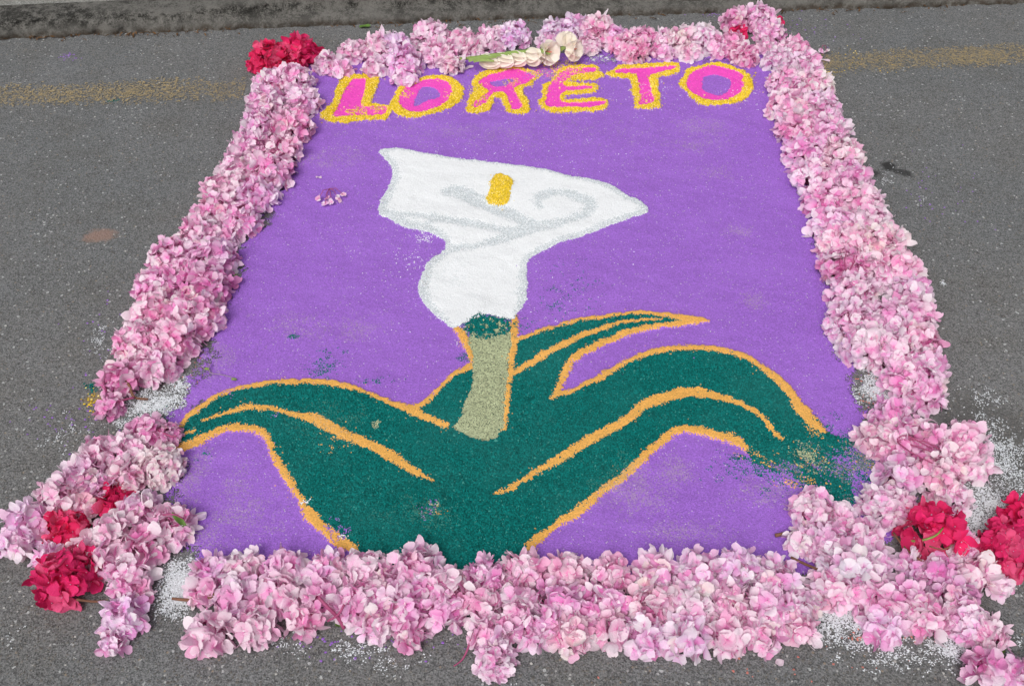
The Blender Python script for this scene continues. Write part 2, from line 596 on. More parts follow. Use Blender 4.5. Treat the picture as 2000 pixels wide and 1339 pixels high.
c5 = lambda p: crop(330, 600, 2.678, p)
c6 = lambda p: crop(800, 580, 2.575, p)
c7 = lambda p: crop(1250, 600, 2.678, p)
LINES = [  # (owner leaf, what it is, points with widths in photograph pixels)
    ('long', c5([(50, 650, 18), (130, 560, 24), (220, 490, 24), (340, 440, 24), (480, 410, 24), (620, 398, 24), (780, 398, 26), (920, 420, 26), (1050, 460, 26), (1150, 500, 30), (1260, 545, 42), (1350, 590, 32), (1460, 640, 24)])),
    ('long', c5([(180, 605, 8), (300, 565, 20), (420, 530, 26), (460, 540, 20), (560, 545, 26), (680, 585, 26), (780, 605, 44), (900, 670, 44), (1040, 730, 40), (1150, 780, 44), (1270, 860, 36), (1395, 918, 4)])),
    ('long', c5([(60, 695, 8), (140, 650, 16)])),
    ('long', c5([(45, 760, 34), (150, 715, 32), (260, 660, 28), (350, 640, 28), (430, 645, 30), (510, 680, 34), (535, 740, 26), (590, 850, 36), (640, 930, 34), (690, 1010, 30), (710, 1060, 34), (740, 1110, 52), (800, 1160, 44), (880, 1230, 50), (985, 1285, 40)])),
    ('sepal', c6([(235, 170, 34), (290, 240, 36), (310, 310, 30), (318, 352, 34), (210, 410, 22), (110, 510, 20), (20, 575, 30)])),
    ('stem', c6([(530, 105, 28), (515, 220, 50), (508, 330, 22), (498, 450, 26), (490, 560, 24), (478, 680, 26)])),
    ('upper', c6([(520, 235, 26), (600, 200, 20), (750, 150, 18), (900, 115, 18), (1050, 95, 17), (1150, 88, 17), (1300, 103, 22), (1420, 122, 34), (1505, 128, 6)])),
    ('upper', c6([(1450, 130, 24), (1400, 137, 24), (1280, 155, 20), (1150, 172, 22), (1030, 215, 28), (930, 260, 26), (830, 320, 28), (785, 390, 30), (755, 450, 30), (735, 500, 26), (700, 518, 6)])),
    ('upper', c6([(510, 395, 26), (600, 350, 24), (720, 280, 30), (850, 215, 24), (960, 170, 22), (1080, 135, 14), (1260, 125, 8)])),
    ('big', c6([(740, 500, 22), (850, 465, 22), (960, 410, 28), (1060, 350, 26), (1200, 290, 26), (1350, 270, 24)]) + c7([(402, 230, 24), (500, 255, 26), (600, 300, 26), (700, 375, 34), (780, 450, 44), (830, 530, 50), (900, 605, 56), (965, 665, 24)])),
    ('big', c6([(420, 1005, 6), (520, 965, 20), (640, 890, 28), (780, 810, 36), (900, 730, 40), (1050, 655, 34), (1180, 560, 38), (1300, 510, 40), (1430, 490, 44)]) + c7([(402, 482, 30), (480, 500, 26), (560, 535, 22), (640, 590, 20), (690, 660, 22), (750, 705, 16)])),
    ('big', c6([(605, 1265, 40), (720, 1170, 32), (860, 1080, 36), (960, 990, 30), (1080, 900, 34), (1200, 800, 32), (1300, 710, 30), (1390, 675, 34)]) + c7([(402, 680, 30), (500, 705, 38), (560, 750, 16)])),
]
STALK = wpoly(c6([(310, 205), (500, 185), (490, 350), (495, 430), (480, 560), (470, 680), (400, 735), (320, 720), (230, 680), (215, 660), (250, 630), (290, 530), (320, 420), (315, 300)]))
CAP = wpoly(c6([(262, 165), (310, 125), (345, 95), (420, 112), (505, 125), (500, 190), (400, 212), (310, 208)]))
c4 = lambda p: crop(700, 270, 3.1883, p)
lily_px = c4([(140, 80), (240, 70), (380, 95), (550, 122), (740, 145), (900, 165), (1100, 190), (1300, 240), (1460, 270), (1580, 305), (1640, 350), (1740, 390), (1806, 455), (1700, 505), (1560, 555),
              (1400, 620), (1250, 665), (1130, 720), (1060, 770), (1045, 860), (1050, 960), (1030, 1040), (990, 1100), (940, 1145), (800, 1110), (640, 1180), (580, 1195), (510, 1140), (430, 1060),
              (400, 1020), (375, 940), (400, 860), (440, 770), (500, 730), (540, 690), (525, 640), (470, 605), (380, 580), (270, 555), (190, 510), (135, 480), (135, 400), (190, 310), (210, 260), (205, 190), (150, 130)])
LILY = wpoly(lily_px)
gw = [80, 30, 22, 26, 26, 24, 28, 34, 46, 60, 60, 70, 80, 60, 60, 60, 60, 66, 70, 90, 110, 90, 50, 10, 10, 10, 30, 60, 80, 110, 120, 110, 90, 80, 70, 70, 80, 90, 100, 110, 90, 110, 90, 90, 90, 80]
grey_edge = [(p[0], p[1], w / 3.1883) for p, w in zip(lily_px, gw)]
GREY = ribbon(grey_edge + grey_edge[:1], 3)
for st_ in ([(545, 345, 50), (620, 345, 80), (720, 390, 84), (830, 440, 76), (950, 485, 66), (1060, 535, 60), (1150, 560, 44)],
            [(1130, 440, 40), (1110, 390, 55), (1160, 365, 50), (1250, 347, 40), (1370, 380, 54), (1440, 425, 80), (1415, 478, 66), (1330, 510, 44), (1220, 545, 56), (1100, 565, 64), (980, 600, 74), (880, 640, 56), (720, 680, 34), (550, 700, 44)],
            [(260, 500, 60), (330, 490, 30), (430, 498, 40), (560, 520, 46), (720, 545, 40), (870, 572, 40), (980, 590, 40)], [(420, 555, 24), (470, 505, 40)]):
    GREY += ribbon(c4(st_), 4)
SPADIX = wpoly(c4([(830, 262), (885, 240), (965, 278), (948, 350), (925, 420), (870, 435), (800, 415), (818, 330)]))
cl = lambda p: crop(600, 100, 5, p)
cr = lambda p: crop(900, 100, 5, p)
ct = lambda p: crop(1180, 100, 5, p)
LETTERS = [
    ('L', cl([(120, 640), (250, 520), (280, 400), (340, 290), (420, 262), (520, 250), (700, 268), (690, 330), (660, 440), (630, 522), (700, 545), (835, 565), (805, 640), (770, 690), (560, 700), (350, 722), (210, 702)]),
     cl([(250, 645), (290, 580), (340, 470), (380, 390), (430, 310), (560, 288), (572, 330), (555, 450), (535, 558), (700, 562), (785, 575), (760, 630), (640, 650), (430, 655), (290, 665)]), None),
    ('O', cl([(820, 520), (860, 440), (890, 385), (960, 350), (1050, 320), (1130, 280), (1250, 255), (1380, 270), (1480, 320), (1530, 400), (1520, 480), (1440, 550), (1310, 610), (1130, 655), (980, 672), (880, 640), (830, 580)]),
     cl([(900, 500), (930, 430), (960, 380), (1050, 350), (1130, 310), (1230, 295), (1330, 305), (1400, 360), (1410, 430), (1380, 500), (1270, 570), (1140, 605), (1020, 615), (930, 580)]),
     cl([(1040, 520), (1090, 410), (1130, 365), (1240, 370), (1290, 420), (1280, 475), (1180, 500), (1070, 545)])),
    ('R', cr([(48, 585), (80, 480), (130, 405), (110, 350), (120, 290), (190, 230), (300, 192), (450, 168), (560, 168), (640, 195), (800, 240), (720, 300), (690, 350), (605, 400), (640, 470), (672, 560), (660, 622), (500, 627), (440, 590), (410, 505), (345, 470), (320, 520), (270, 590), (170, 627), (70, 618)]),
     cr([(180, 320), (260, 260), (400, 225), (500, 195), (600, 215), (715, 265), (680, 310), (580, 355), (525, 398), (560, 470), (600, 570), (500, 590), (470, 510), (420, 430), (330, 430), (280, 470), (250, 520), (150, 570), (120, 550), (150, 500), (240, 440), (270, 400), (200, 355)]),
     cr([(285, 320), (400, 292), (500, 290), (530, 310), (440, 350), (340, 360)])),
    ('E', cr([(765, 520), (790, 440), (800, 350), (880, 305), (930, 255), (960, 190), (1050, 165), (1200, 155), (1330, 165), (1340, 215), (1392, 240), (1370, 292), (1250, 302), (1070, 312), (1060, 325), (1200, 333), (1322, 342), (1337, 395), (1270, 432), (1120, 447), (1035, 452), (1025, 485), (1100, 492), (1380, 478), (1442, 540), (1420, 582), (1340, 607), (1150, 622), (920, 627), (800, 582)]),
     cr([(830, 550), (840, 450), (870, 350), (920, 290), (980, 230), (1050, 190), (1200, 185), (1310, 192), (1320, 225), (1230, 238), (1090, 262), (1020, 308), (1008, 345), (1080, 362), (1280, 360), (1270, 392), (1120, 402), (1000, 418), (968, 470), (1000, 520), (1120, 527), (1390, 512), (1390, 545), (1250, 578), (1080, 570), (920, 575)]), None),
    ('T', ct([(5, 240), (100, 190), (150, 155), (300, 150), (500, 145), (680, 133), (738, 165), (725, 225), (620, 265), (532, 277), (530, 400), (547, 500), (532, 582), (320, 582), (290, 540), (290, 460), (260, 400), (255, 298), (180, 285), (80, 275)]),
     ct([(118, 235), (125, 205), (300, 190), (500, 180), (680, 168), (687, 190), (560, 225), (450, 255), (440, 330), (470, 420), (487, 520), (400, 547), (338, 537), (345, 430), (325, 300), (310, 250), (200, 240)]), None),
    ('O', ct([(722, 335), (780, 260), (820, 190), (930, 165), (1070, 133), (1200, 153), (1350, 205), (1432, 260), (1447, 340), (1432, 430), (1370, 497), (1250, 532), (1100, 552), (950, 542), (860, 492), (800, 422)]),
     ct([(800, 330), (840, 250), (930, 200), (1040, 165), (1180, 190), (1290, 220), (1358, 265), (1340, 310), (1367, 340), (1330, 420), (1270, 465), (1150, 505), (1020, 500), (900, 460), (820, 390)]),
     ct([(955, 340), (980, 270), (1070, 250), (1180, 270), (1235, 310), (1210, 390), (1140, 445), (1040, 430), (960, 390)])),
]

CS = 0.0020
gx0, gy0 = FIELD.min(0) - 0.03
gx1, gy1 = FIELD.max(0) + 0.03
NX, NY = int((gx1 - gx0) / CS), int((gy1 - gy0) / CS)
IX, IY = np.meshgrid(np.arange(NX), np.arange(NY), indexing='ij')
PX = (gx0 + (IX + .5) * CS).ravel()
PY = (gy0 + (IY + .5) * CS).ravel()
N = len(PX)
# loose edges: a slow wobble of the hand, plus every grain landing a little off its mark
jit = np.abs(NP.normal(0, .0013, N)) + np.where(NP.random(N) < .05, NP.exponential(.0055, N), 0)
ja = NP.random(N) * 6.2832
WX = PX + (vnoise(PX, PY, .03, 1) - .5) * .005 + (vnoise(PX, PY, .009, 2) - .5) * .004 + jit * np.cos(ja)
WY = PY + (vnoise(PX, PY, .03, 3) - .5) * .005 + (vnoise(PX, PY, .009, 4) - .5) * .004 + jit * np.sin(ja)
# coarse grits spill in clumps
CX_ = PX + (vnoise(PX, PY, .007, 5) - .5) * .008 + (vnoise(PX, PY, .02, 7) - .5) * .004 + jit * np.cos(ja) * 1.5
CY_ = PY + (vnoise(PX, PY, .007, 6) - .5) * .008 + (vnoise(PX, PY, .02, 8) - .5) * .004 + jit * np.sin(ja) * 1.5

NONE, PURPLE = 0, 1
lab = np.zeros(N, np.int16)
names = {}          # label id -> (material, height, roughness amplitude)
names[PURPLE] = ('purple', .0040, .0005)
ragged = (vnoise(PX, PY, .05, 40) - .5) * .05 + (vnoise(PX, PY, .012, 41) - .5) * .03 + NP.normal(0, .006, N)
lab[inside(FIELD, WX + ragged, WY + ragged * .4)] = PURPLE
LEAF0 = 10
teal = inside(TEAL, WX, WY)
leaf_id = np.where(WX < -0.055 + 0.0 * WY, LEAF0, LEAF0 + 1)
leaf_id[inside(UPPER_LEAF, WX, WY)] = LEAF0 + 2
leaf_id[inside(SEPAL, WX, WY)] = LEAF0 + 3
lab[teal] = leaf_id[teal]
for k in range(4):
    names[LEAF0 + k] = ('teal', .0085, .0017)
OR0 = 20
ojx, ojy = NP.normal(0, .0014, N) + (vnoise(PX, PY, .012, 18) - .5) * .004, NP.normal(0, .0014, N) + (vnoise(PX, PY, .012, 19) - .5) * .004
for k, (own, pts) in enumerate(LINES):
    names[OR0 + k] = ('orange', .0088, .0006)
    lab[inside(ribbon([(p[0], p[1], p[2] * 1.18) for p in pts]), WX + ojx, WY + ojy)] = OR0 + k
STALK_ID, CAP_ID, WHITE_ID, GREY_ID, SPADIX_ID = 40, 41, 42, 43, 44
names[STALK_ID] = ('khaki', .0070, .0011)
names[CAP_ID] = ('teal', .0100, .0022)
names[WHITE_ID] = ('white', .0070, .0004)
names[GREY_ID] = ('grey', .0062, .0005)
names[SPADIX_ID] = ('yellow', .0115, .0020)
lab[inside(STALK, WX, WY)] = STALK_ID
ly = inside(LILY, WX, WY)
lab[ly] = WHITE_ID
gjx, gjy = NP.normal(0, .0042, N), NP.normal(0, .0042, N)
gr = ly & inside(GREY, WX + gjx, WY + gjy)
lab[gr] = GREY_ID
capm = inside(CAP, CX_ + gjx, CY_ + gjy)
lab[capm & (lab == PURPLE)] = STALK_ID
lab[capm & (vnoise(PX, PY, .007, 9) + NP.random(N) * .3 > .38)] = CAP_ID
lab[inside(SPADIX, WX, WY)] = SPADIX_ID
PK0, YL0 = 50, 60
for k, (ch, outer, inner, hole) in enumerate(LETTERS):
    names[PK0 + k] = ('magenta', .0060, .0005)
    names[YL0 + k] = ('yellow', .0100, .0022)
    o_ = inside(wpoly(outer, True, 3), CX_, CY_)
    i_ = inside(wpoly(inner, True, 3), CX_ * .35 + WX * .65, CY_ * .35 + WY * .65)
    h_ = inside(wpoly(hole, True, 3), WX, WY) if hole else np.zeros(N, bool)
    lab[o_] = YL0 + k
    lab[i_ | (o_ & h_)] = PK0 + k
    lab[h_] = PURPLE

SPILL = {}
SP0 = 80
for k_, (ids_, m_, hh_, aa_) in enumerate((([LEAF0, LEAF0 + 1, LEAF0 + 2, LEAF0 + 3], 'teal', .0062, .0016), ([OR0 + k for k in range(len(LINES))], 'orange', .0062, .0008),
                                           ([STALK_ID], 'khaki', .0085, .0010), ([WHITE_ID], 'white', .0050, .0006),
                                           ([YL0 + k for k in range(6)], 'yellow', .0078, .0016), ([PURPLE], 'purple', .0070, .0008), ([PK0 + k for k in range(6)], 'magenta', .0062, .0006))):
    for i_ in ids_:
        SPILL[i_] = SP0 + k_
    names[SP0 + k_] = (m_, hh_, aa_)
MUD = 90
names[MUD] = ('mud', .0066, .0009)
# spills and scuffs: (pixel x, y, radius x, y in px, what, how dense)
def scuff(px, py, rx, ry, what, dens, clump=.010, over=None, seed=0, drag=False):
    what = SPILL.get(what, what)
    c0 = at(px, py)
    k = mpp(px, py)
    ex, ey = rx * k, ry * k / math.sin(math.atan2(CAM_H, c0.y))
    d = np.hypot((PX - c0.x) / ex, (PY - c0.y) / ey)
    if drag:      # swept by a foot: streaks along the sweep
        u_, v_ = (PX * .80 - PY * .60) / 4.0, PX * .60 + PY * .80
        n_ = .34 * vnoise(u_, v_, clump, 70 + seed) + .16 * vnoise(PX, PY, .02, 71 + seed) + .50 * NP.random(N)
    else:
        n_ = .45 * vnoise(PX, PY, clump, 70 + seed) + .55 * NP.random(N)
    sel = (d < 1.0) & (n_ < dens * (1 - d ** 1.5))
    if over is not None:
        sel &= np.isin(lab, over)
    lab[sel] = what


LEAVES = [LEAF0, LEAF0 + 1, LEAF0 + 2, LEAF0 + 3]
OR_ALL = [OR0 + k for k in range(len(LINES))]
# the worn corner where the big leaf runs out: purple, teal and orange trodden together
for i, (x, y, rx, ry, w, d) in enumerate([
        (1500, 905, 90, 40, LEAF0 + 1, .62), (1560, 935, 80, 34, LEAF0 + 1, .58), (1530, 925, 90, 40, PURPLE, .44), (1630, 920, 120, 80, PURPLE, .36), (1700, 905, 90, 70, PURPLE, .86),
        (1600, 905, 130, 70, OR0 + 9, .27), (1690, 905, 90, 70, OR0 + 9, .33), (1690, 905, 90, 70, STALK_ID, .36), (1575, 885, 44, 30, STALK_ID, .66), (1610, 900, 110, 60, STALK_ID, .34),
        (1632, 960, 60, 80, LEAF0 + 1, .78), (1600, 880, 60, 40, LEAF0 + 1, .55), (1480, 895, 80, 36, OR0 + 11, .36), (1550, 945, 80, 30, OR0 + 11, .38), (1620, 960, 60, 24, OR0 + 11, .30), (1690, 930, 90, 70, LEAF0 + 1, .46),
        (1660, 870, 100, 40, LEAF0 + 1, .62), (1610, 830, 70, 50, LEAF0 + 1, .36), (1440, 900, 110, 60, LEAF0 + 1, .34), (1480, 940, 160, 60, LEAF0 + 1, .26), (1590, 845, 50, 26, OR0 + 9, .34)]):
    scuff(x, y, rx, ry, w, d, .007, None, i, True)
for i, (x, y, rx, ry, d) in enumerate([(1600, 900, 140, 60, .34), (1690, 900, 90, 70, .50), (1540, 920, 110, 46, .36), (1640, 940, 60, 70, .34)]):
    scuff(x, y, rx, ry, MUD, d, .007, None, 15 + i, True)
for i, (x, y, rx, ry, w, d) in enumerate([
        (628, 722, 36, 26, LEAF0, .44), (636, 715, 60, 60, LEAF0, .27), (575, 660, 18, 9, LEAF0, .66), (674, 688, 10, 7, LEAF0, .62), (1120, 560, 90, 90, LEAF0 + 2, .22), (1090, 600, 60, 40, LEAF0 + 2, .26),
        (905, 700, 22, 16, LEAF0, .48), (400, 885, 40, 30, LEAF0, .28), (1020, 640, 60, 40, LEAF0 + 2, .26), (660, 860, 60, 60, OR0, .30), (430, 770, 60, 20, PURPLE, .34), (540, 815, 26, 12, PURPLE, .42),
        (660, 1040, 40, 36, PURPLE, .42), (840, 990, 36, 26, STALK_ID, .36), (835, 1000, 40, 30, PURPLE, .30), (735, 835, 14, 14, STALK_ID, .72), (855, 1000, 30, 20, OR0, .3), (595, 985, 22, 10, WHITE_ID, .40),
        (674, 1055, 16, 10, WHITE_ID, .5), (840, 1085, 20, 14, WHITE_ID, .5), (740, 745, 60, 16, LEAF0, .34), (960, 640, 30, 20, LEAF0, .3)]):
    scuff(x, y, rx, ry, w, d, .008, None, 20 + i)
for i, (x, y, rx, ry, w, d) in enumerate([
        (1080, 128, 60, 24, YL0 + 2, .40), (1065, 140, 50, 24, PK0 + 2, .44), (1000, 128, 50, 18, YL0 + 2, .34), (1050, 150, 46, 20, PURPLE, .40), (935, 195, 34, 22, YL0 + 2, .42), (1090, 150, 40, 20, YL0 + 3, .34),
        (1120, 140, 50, 22, YL0 + 3, .42), (945, 185, 30, 30, YL0 + 2, .30), (880, 190, 24, 22, YL0 + 1, .36), (796, 188, 20, 12, YL0 + 1, .42), (700, 220, 50, 16, YL0, .46), (740, 215, 30, 14, YL0, .50),
        (1250, 195, 30, 26, YL0 + 4, .30), (1000, 165, 40, 16, YL0 + 2, .34), (1120, 165, 60, 30, YL0 + 3, .26), (1270, 190, 120, 60, WHITE_ID, .15), (1450, 180, 60, 60, WHITE_ID, .17),
        (830, 460, 40, 22, WHITE_ID, .38), (800, 520, 60, 80, WHITE_ID, .20), (1000, 330, 500, 160, WHITE_ID, .085), (900, 600, 600, 260, WHITE_ID, .075), (1240, 505, 80, 40, WHITE_ID, .14)]):
    scuff(x, y, rx, ry, w, d, .007, [PURPLE] + [PK0 + j for j in range(6)] + ([YL0 + j for j in range(6)] if w in (PURPLE, PK0 + 2) else []), 50 + i)
# trodden rims where the road shows through
for i, (x, y, rx, ry, d) in enumerate([(1680, 770, 34, 70, .62), (385, 720, 40, 50, .60), (352, 770, 34, 40, .60), (400, 790, 40, 16, .62), (365, 1085, 40, 30, .66), (340, 960, 30, 80, .45), (455, 560, 22, 60, .45),
                                       (1110, 128, 40, 16, .45), (1180, 116, 90, 16, .55), (1640, 690, 30, 50, .45), (1385, 120, 70, 10, .5), (1590, 455, 24, 60, .40), (415, 700, 26, 30, .5)]):
    scuff(x, y, rx, ry, NONE, d, .012, [PURPLE], 90 + i)

dust = np.zeros(N)
for (x, y, rx, ry, d) in [(1370, 250, 120, 40, .5), (1440, 455, 50, 25, .6), (1390, 340, 60, 30, .5), (1360, 285, 100, 30, .45), (1470, 590, 60, 30, .45), (1640, 520, 60, 160, .5), (560, 640, 200, 60, .35), (480, 1010, 120, 60, .5),
                          (460, 950, 80, 60, .5), (1250, 960, 140, 90, .55), (1320, 920, 80, 60, .5), (700, 640, 160, 60, .35), (640, 310, 160, 50, .4), (1000, 260, 500, 60, .32), (420, 700, 70, 60, .6), (1300, 1040, 200, 40, .45),
                          (640, 830, 120, 60, .42), (820, 1000, 120, 60, .5), (1060, 145, 80, 30, .6), (1500, 960, 120, 50, .55), (860, 530, 120, 100, .35), (370, 930, 60, 90, .6), (1650, 660, 60, 120, .6), (400, 1050, 90, 40, .55)]:
    c0 = at(x, y)
    k = mpp(x, y)
    dd = np.hypot((PX - c0.x) / (rx * k), (PY - c0.y) / (ry * k * 1.4))
    dust = np.maximum(dust, np.clip(1 - dd, 0, 1) * d)
dn = .22 * vnoise(PX, PY, .030, 44) + .18 * vnoise(PX, PY, .010, 45) + .60 * NP.random(N)
dustmask = (dn < dust * .85 + .06).astype(np.float32)

# height of the loose layer: level per colour, slopes at the edges, grain relief
lut = np.zeros(128)
amp = np.zeros(128)
for k, v in names.items():
    lut[k], amp[k] = v[1], v[2]
H = lut[lab].reshape(NX, NY)
A = amp[lab].reshape(NX, NY)
for _ in range(2):
    P_ = np.pad(H, 1, mode='edge')
    H = (P_[:-2, 1:-1] + P_[2:, 1:-1] + P_[1:-1, :-2] + P_[1:-1, 2:] + 2 * P_[1:-1, 1:-1]) / 6
HV = np.zeros((NX + 1, NY + 1))
AV = np.zeros((NX + 1, NY + 1))
for dx in (0, 1):
    for dy in (0, 1):
        HV[dx:NX + dx, dy:NY + dy] += H / 4
        AV[dx:NX + dx, dy:NY + dy] += A / 4
VX = gx0 + np.arange(NX + 1)[:, None] * CS + NP.uniform(-.30, .30, HV.shape) * CS
VY = gy0 + np.arange(NY + 1)[None, :] * CS + NP.uniform(-.30, .30, HV.shape) * CS
VZ = HV + AV * (NP.normal(0, .5, HV.shape) + 1.3 * (vnoise(VX, VY, .0085, 15) - .5)) + ((vnoise(VX, VY, .12, 16) - .5) * .004 + (vnoise(VX * .6 + VY * .3, VY, .028, 17) - .5) * .0022) * (HV > .002)
VZ = np.maximum(VZ, .0012)
ALLV = np.stack([VX, VY, VZ], -1).reshape(-1, 3)
grain = NP.random(N).astype(np.float32)


def cells_object(name, ids, mat, parent, label=None):
    sel = np.nonzero(np.isin(lab, ids))[0]
    if not len(sel):
        return None
    i, j = sel // NY, sel % NY
    q = np.stack([i * (NY + 1) + j, (i + 1) * (NY + 1) + j, (i + 1) * (NY + 1) + j + 1, i * (NY + 1) + j + 1], -1)
    used, inv = np.unique(q, return_inverse=True)
    me = mesh_np(name, ALLV[used], inv.reshape(q.shape))
    for an, arr in (("grain", grain[sel]), ("dust", dustmask[sel])):
        a = me.attributes.new(an, 'FLOAT', 'FACE')
        a.data.foreach_set("value", np.ascontiguousarray(arr))
    o = link(name, me, parent, [mat])
    if label:
        o["label"] = label
    return o


carpet = empty("sand_carpet", at(1000, 640))
tag(carpet, "purple sand carpet on the road with a white lily, green leaves and pink lettering", "sand carpet")
inv0 = Matrix.Translation(-carpet.location)


def on_carpet(o):
    if o:
        o.matrix_parent_inverse = inv0
    return o


on_carpet(cells_object("purple_field", [PURPLE], MAT['purple'], carpet))
leaf_objs = {}
for k, (key, lb) in enumerate((('long', "long green leaf with two curved orange veins, beside the stalk foot"), ('big', "broad green leaf ending in the trodden corner"),
                               ('upper', "slender green leaf pointing away from the stalk"), ('sepal', "small green triangle beside the stalk"))):
    leaf_objs[key] = on_carpet(cells_object("leaf", [LEAF0 + k], MAT['teal'], carpet, lb))
stalk = on_carpet(cells_object("stalk", [STALK_ID], MAT['khaki'], carpet))
leaf_objs['stem'] = stalk
for k, (own, pts) in enumerate(LINES):
    o = cells_object("outline", [OR0 + k], MAT['orange'], leaf_objs[own])
    if o:
        o.matrix_parent_inverse = Matrix.Identity(4) if False else inv0 @ Matrix.Identity(4)
        o.parent = leaf_objs[own]
        o.matrix_parent_inverse = Matrix.Identity(4)
on_carpet(cells_object("stalk_collar", [CAP_ID], MAT['teal'], carpet))
lily = on_carpet(cells_object("lily_flower", [WHITE_ID], MAT['white'], carpet))
cells_object("shading", [GREY_ID], MAT['grey'], lily)
cells_object("spadix", [SPADIX_ID], MAT['yellow'], lily)
for k_ in range(7):
    so = on_carpet(cells_object("spilled_grains", [SP0 + k_], MAT[names[SP0 + k_][0]], carpet, ("green grains strayed off the leaves", "orange grains strayed off the outlines", "khaki grains on the leaves", "white grains strayed off the lily",
                                "yellow grits strayed off the letters", "purple sand trodden over the leaves", "pink sand brushed off the letters")[k_]))
    so["kind"] = "stuff"
on_carpet(cells_object("trodden_grains", [MUD], MAT['mud'], carpet, "greyish mix of green, purple and orange grains at the trodden corner"))["kind"] = "stuff"
for k, (ch, *_r) in enumerate(LETTERS):
    lb = "pink letter " + ch + (" before the R" if k == 1 else " at the end of the word" if k == 5 else "")
    lo = on_carpet(cells_object("letter", [PK0 + k], MAT['magenta'], carpet, lb))
    cells_object("outline", [YL0 + k], MAT['yellow'], lo)

# ------------------------------------------------------------------ loose salt and grit on the road
SALT = [  # px, py, rx, ry, density
    (350, 1150, 62, 80, .95), (345, 1110, 40, 30, .7), (300, 790, 90, 46, .86), (350, 755, 50, 36, .7), (240, 825, 50, 20, .6), (1715, 765, 44, 60, .95), (1700, 720, 30, 30, .7),
    (1925, 980, 80, 80, .80), (1950, 900, 130, 150, .52), (1905, 1010, 60, 70, .85), (1640, 1205, 80, 64, .86), (1700, 1250, 130, 36, .62), (1850, 1268, 120, 40, .70), (1790, 1280, 200, 50, .46),
    (1900, 1240, 60, 60, .6), (1165, 112, 60, 20, .80), (1200, 104, 50, 16, .7), (690, 1270, 120, 40, .40), (560, 1260, 90, 30, .36), (760, 1300, 160, 40, .26), (140, 840, 90, 70, .26), (215, 660, 60, 70, .30),
    (240, 700, 60, 60, .22), (440, 520, 34, 60, .35), (470, 500, 20, 40, .6), (370, 450, 30, 40, .25), (1840, 553, 12, 12, .55), (1735, 345, 70, 40, .20), (1820, 400, 100, 60, .13), (1960, 1130, 50, 40, .3),
    (1930, 790, 80, 60, .25), (100, 1240, 200, 90, .12), (900, 1300, 900, 60, .12), (1640, 740, 30, 60, .35), (1985, 1260, 40, 60, .4), (1670, 770, 24, 60, .40), (1700, 1190, 50, 30, .6)]
bx0, by0 = at(0, 1339).x - .05, at(0, 1339).y - .02
rg0 = np.random.default_rng(78)
SX = np.arange(-1.35, 1.35, .0018)
SY = np.arange(by0, 2.95, .0018)
QX, QY = np.meshgrid(SX, SY, indexing='ij')
QX, QY = QX.ravel(), QY.ravel()
dens = np.zeros(len(QX))
for (x, y, rx, ry, d) in SALT:
    c0 = at(x, y)
    k = mpp(x, y)
    dd = np.hypot((QX - c0.x) / (rx * k), (QY - c0.y) / (ry * k / math.sin(math.atan2(CAM_H, c0.y))))
    dens = np.maximum(dens, d * np.clip(1.10 - dd ** 1.15, 0, 1))
nn = .26 * vnoise(QX, QY, .008, 81) + .20 * vnoise(QX, QY, .035, 82) + .54 * NP.random(len(QX))
keep = (dens > .03) & (nn < dens * .82 + .04)
nyq = len(SY)
KX, KY = np.nonzero(keep.reshape(len(SX), nyq))
jx = rg0.uniform(-.38, .38, (len(SX) + 1, nyq + 1)) * .0018
jy = rg0.uniform(-.38, .38, (len(SX) + 1, nyq + 1)) * .0018
jz = rg0.uniform(.0006, .0022, (len(SX) + 1, nyq + 1))
fv = []
for (a_, b_) in ((0, 0), (1, 0), (1, 1), (0, 1)):
    fv.append((KX + a_) * (nyq + 1) + KY + b_)
fq = np.stack(fv, -1)
used, inv_ = np.unique(fq, return_inverse=True)
ui, uj = used // (nyq + 1), used % (nyq + 1)
FILM_V = np.stack([SX[0] + (ui - .5) * .0018 + jx[ui, uj], SY[0] + (uj - .5) * .0018 + jy[ui, uj], jz[ui, uj]], -1)
FILM_Q = inv_.reshape(fq.shape)
QX, QY = QX[keep], QY[keep]


def grains_mesh(name, x, y, r, z, rg, flat=.6):
    """little faceted grains: 5-sided pyramids sitting on the ground"""
    n = len(x)
    ang = rg.random(n)[:, None] * 6.28 + np.arange(5)[None] * 1.2566 + rg.normal(0, .2, (n, 5))
    rr = r[:, None] * (1 + rg.normal(0, .22, (n, 5)))
    ring = np.stack([x[:, None] + np.cos(ang) * rr, y[:, None] + np.sin(ang) * rr, np.repeat(np.asarray(z)[:, None] if np.ndim(z) else np.full((n, 1), z), 5, 1)], -1)
    top = np.stack([x + rg.normal(0, .25, n) * r, y + rg.normal(0, .25, n) * r, z + r * flat * (1 + rg.normal(0, .25, n))], -1)[:, None]
    V = np.concatenate([ring, top], 1).reshape(-1, 3)
    b = np.arange(n)[:, None] * 6
    T = np.concatenate([np.concatenate([b + k, b + (k + 1) % 5, b + 5], 1)[:, None] for k in range(5)], 1).reshape(-1, 3)
    me = mesh_np(name, V, T)
    g = np.repeat(rg.random(n).astype(np.float32), 5)
    a = me.attributes.new("grain", 'FLOAT', 'FACE')
    a.data.foreach_set("value", g)
    a = me.attributes.new("dust", 'FLOAT', 'FACE')
    a.data.foreach_set("value", np.zeros(len(g), np.float32))
    return me


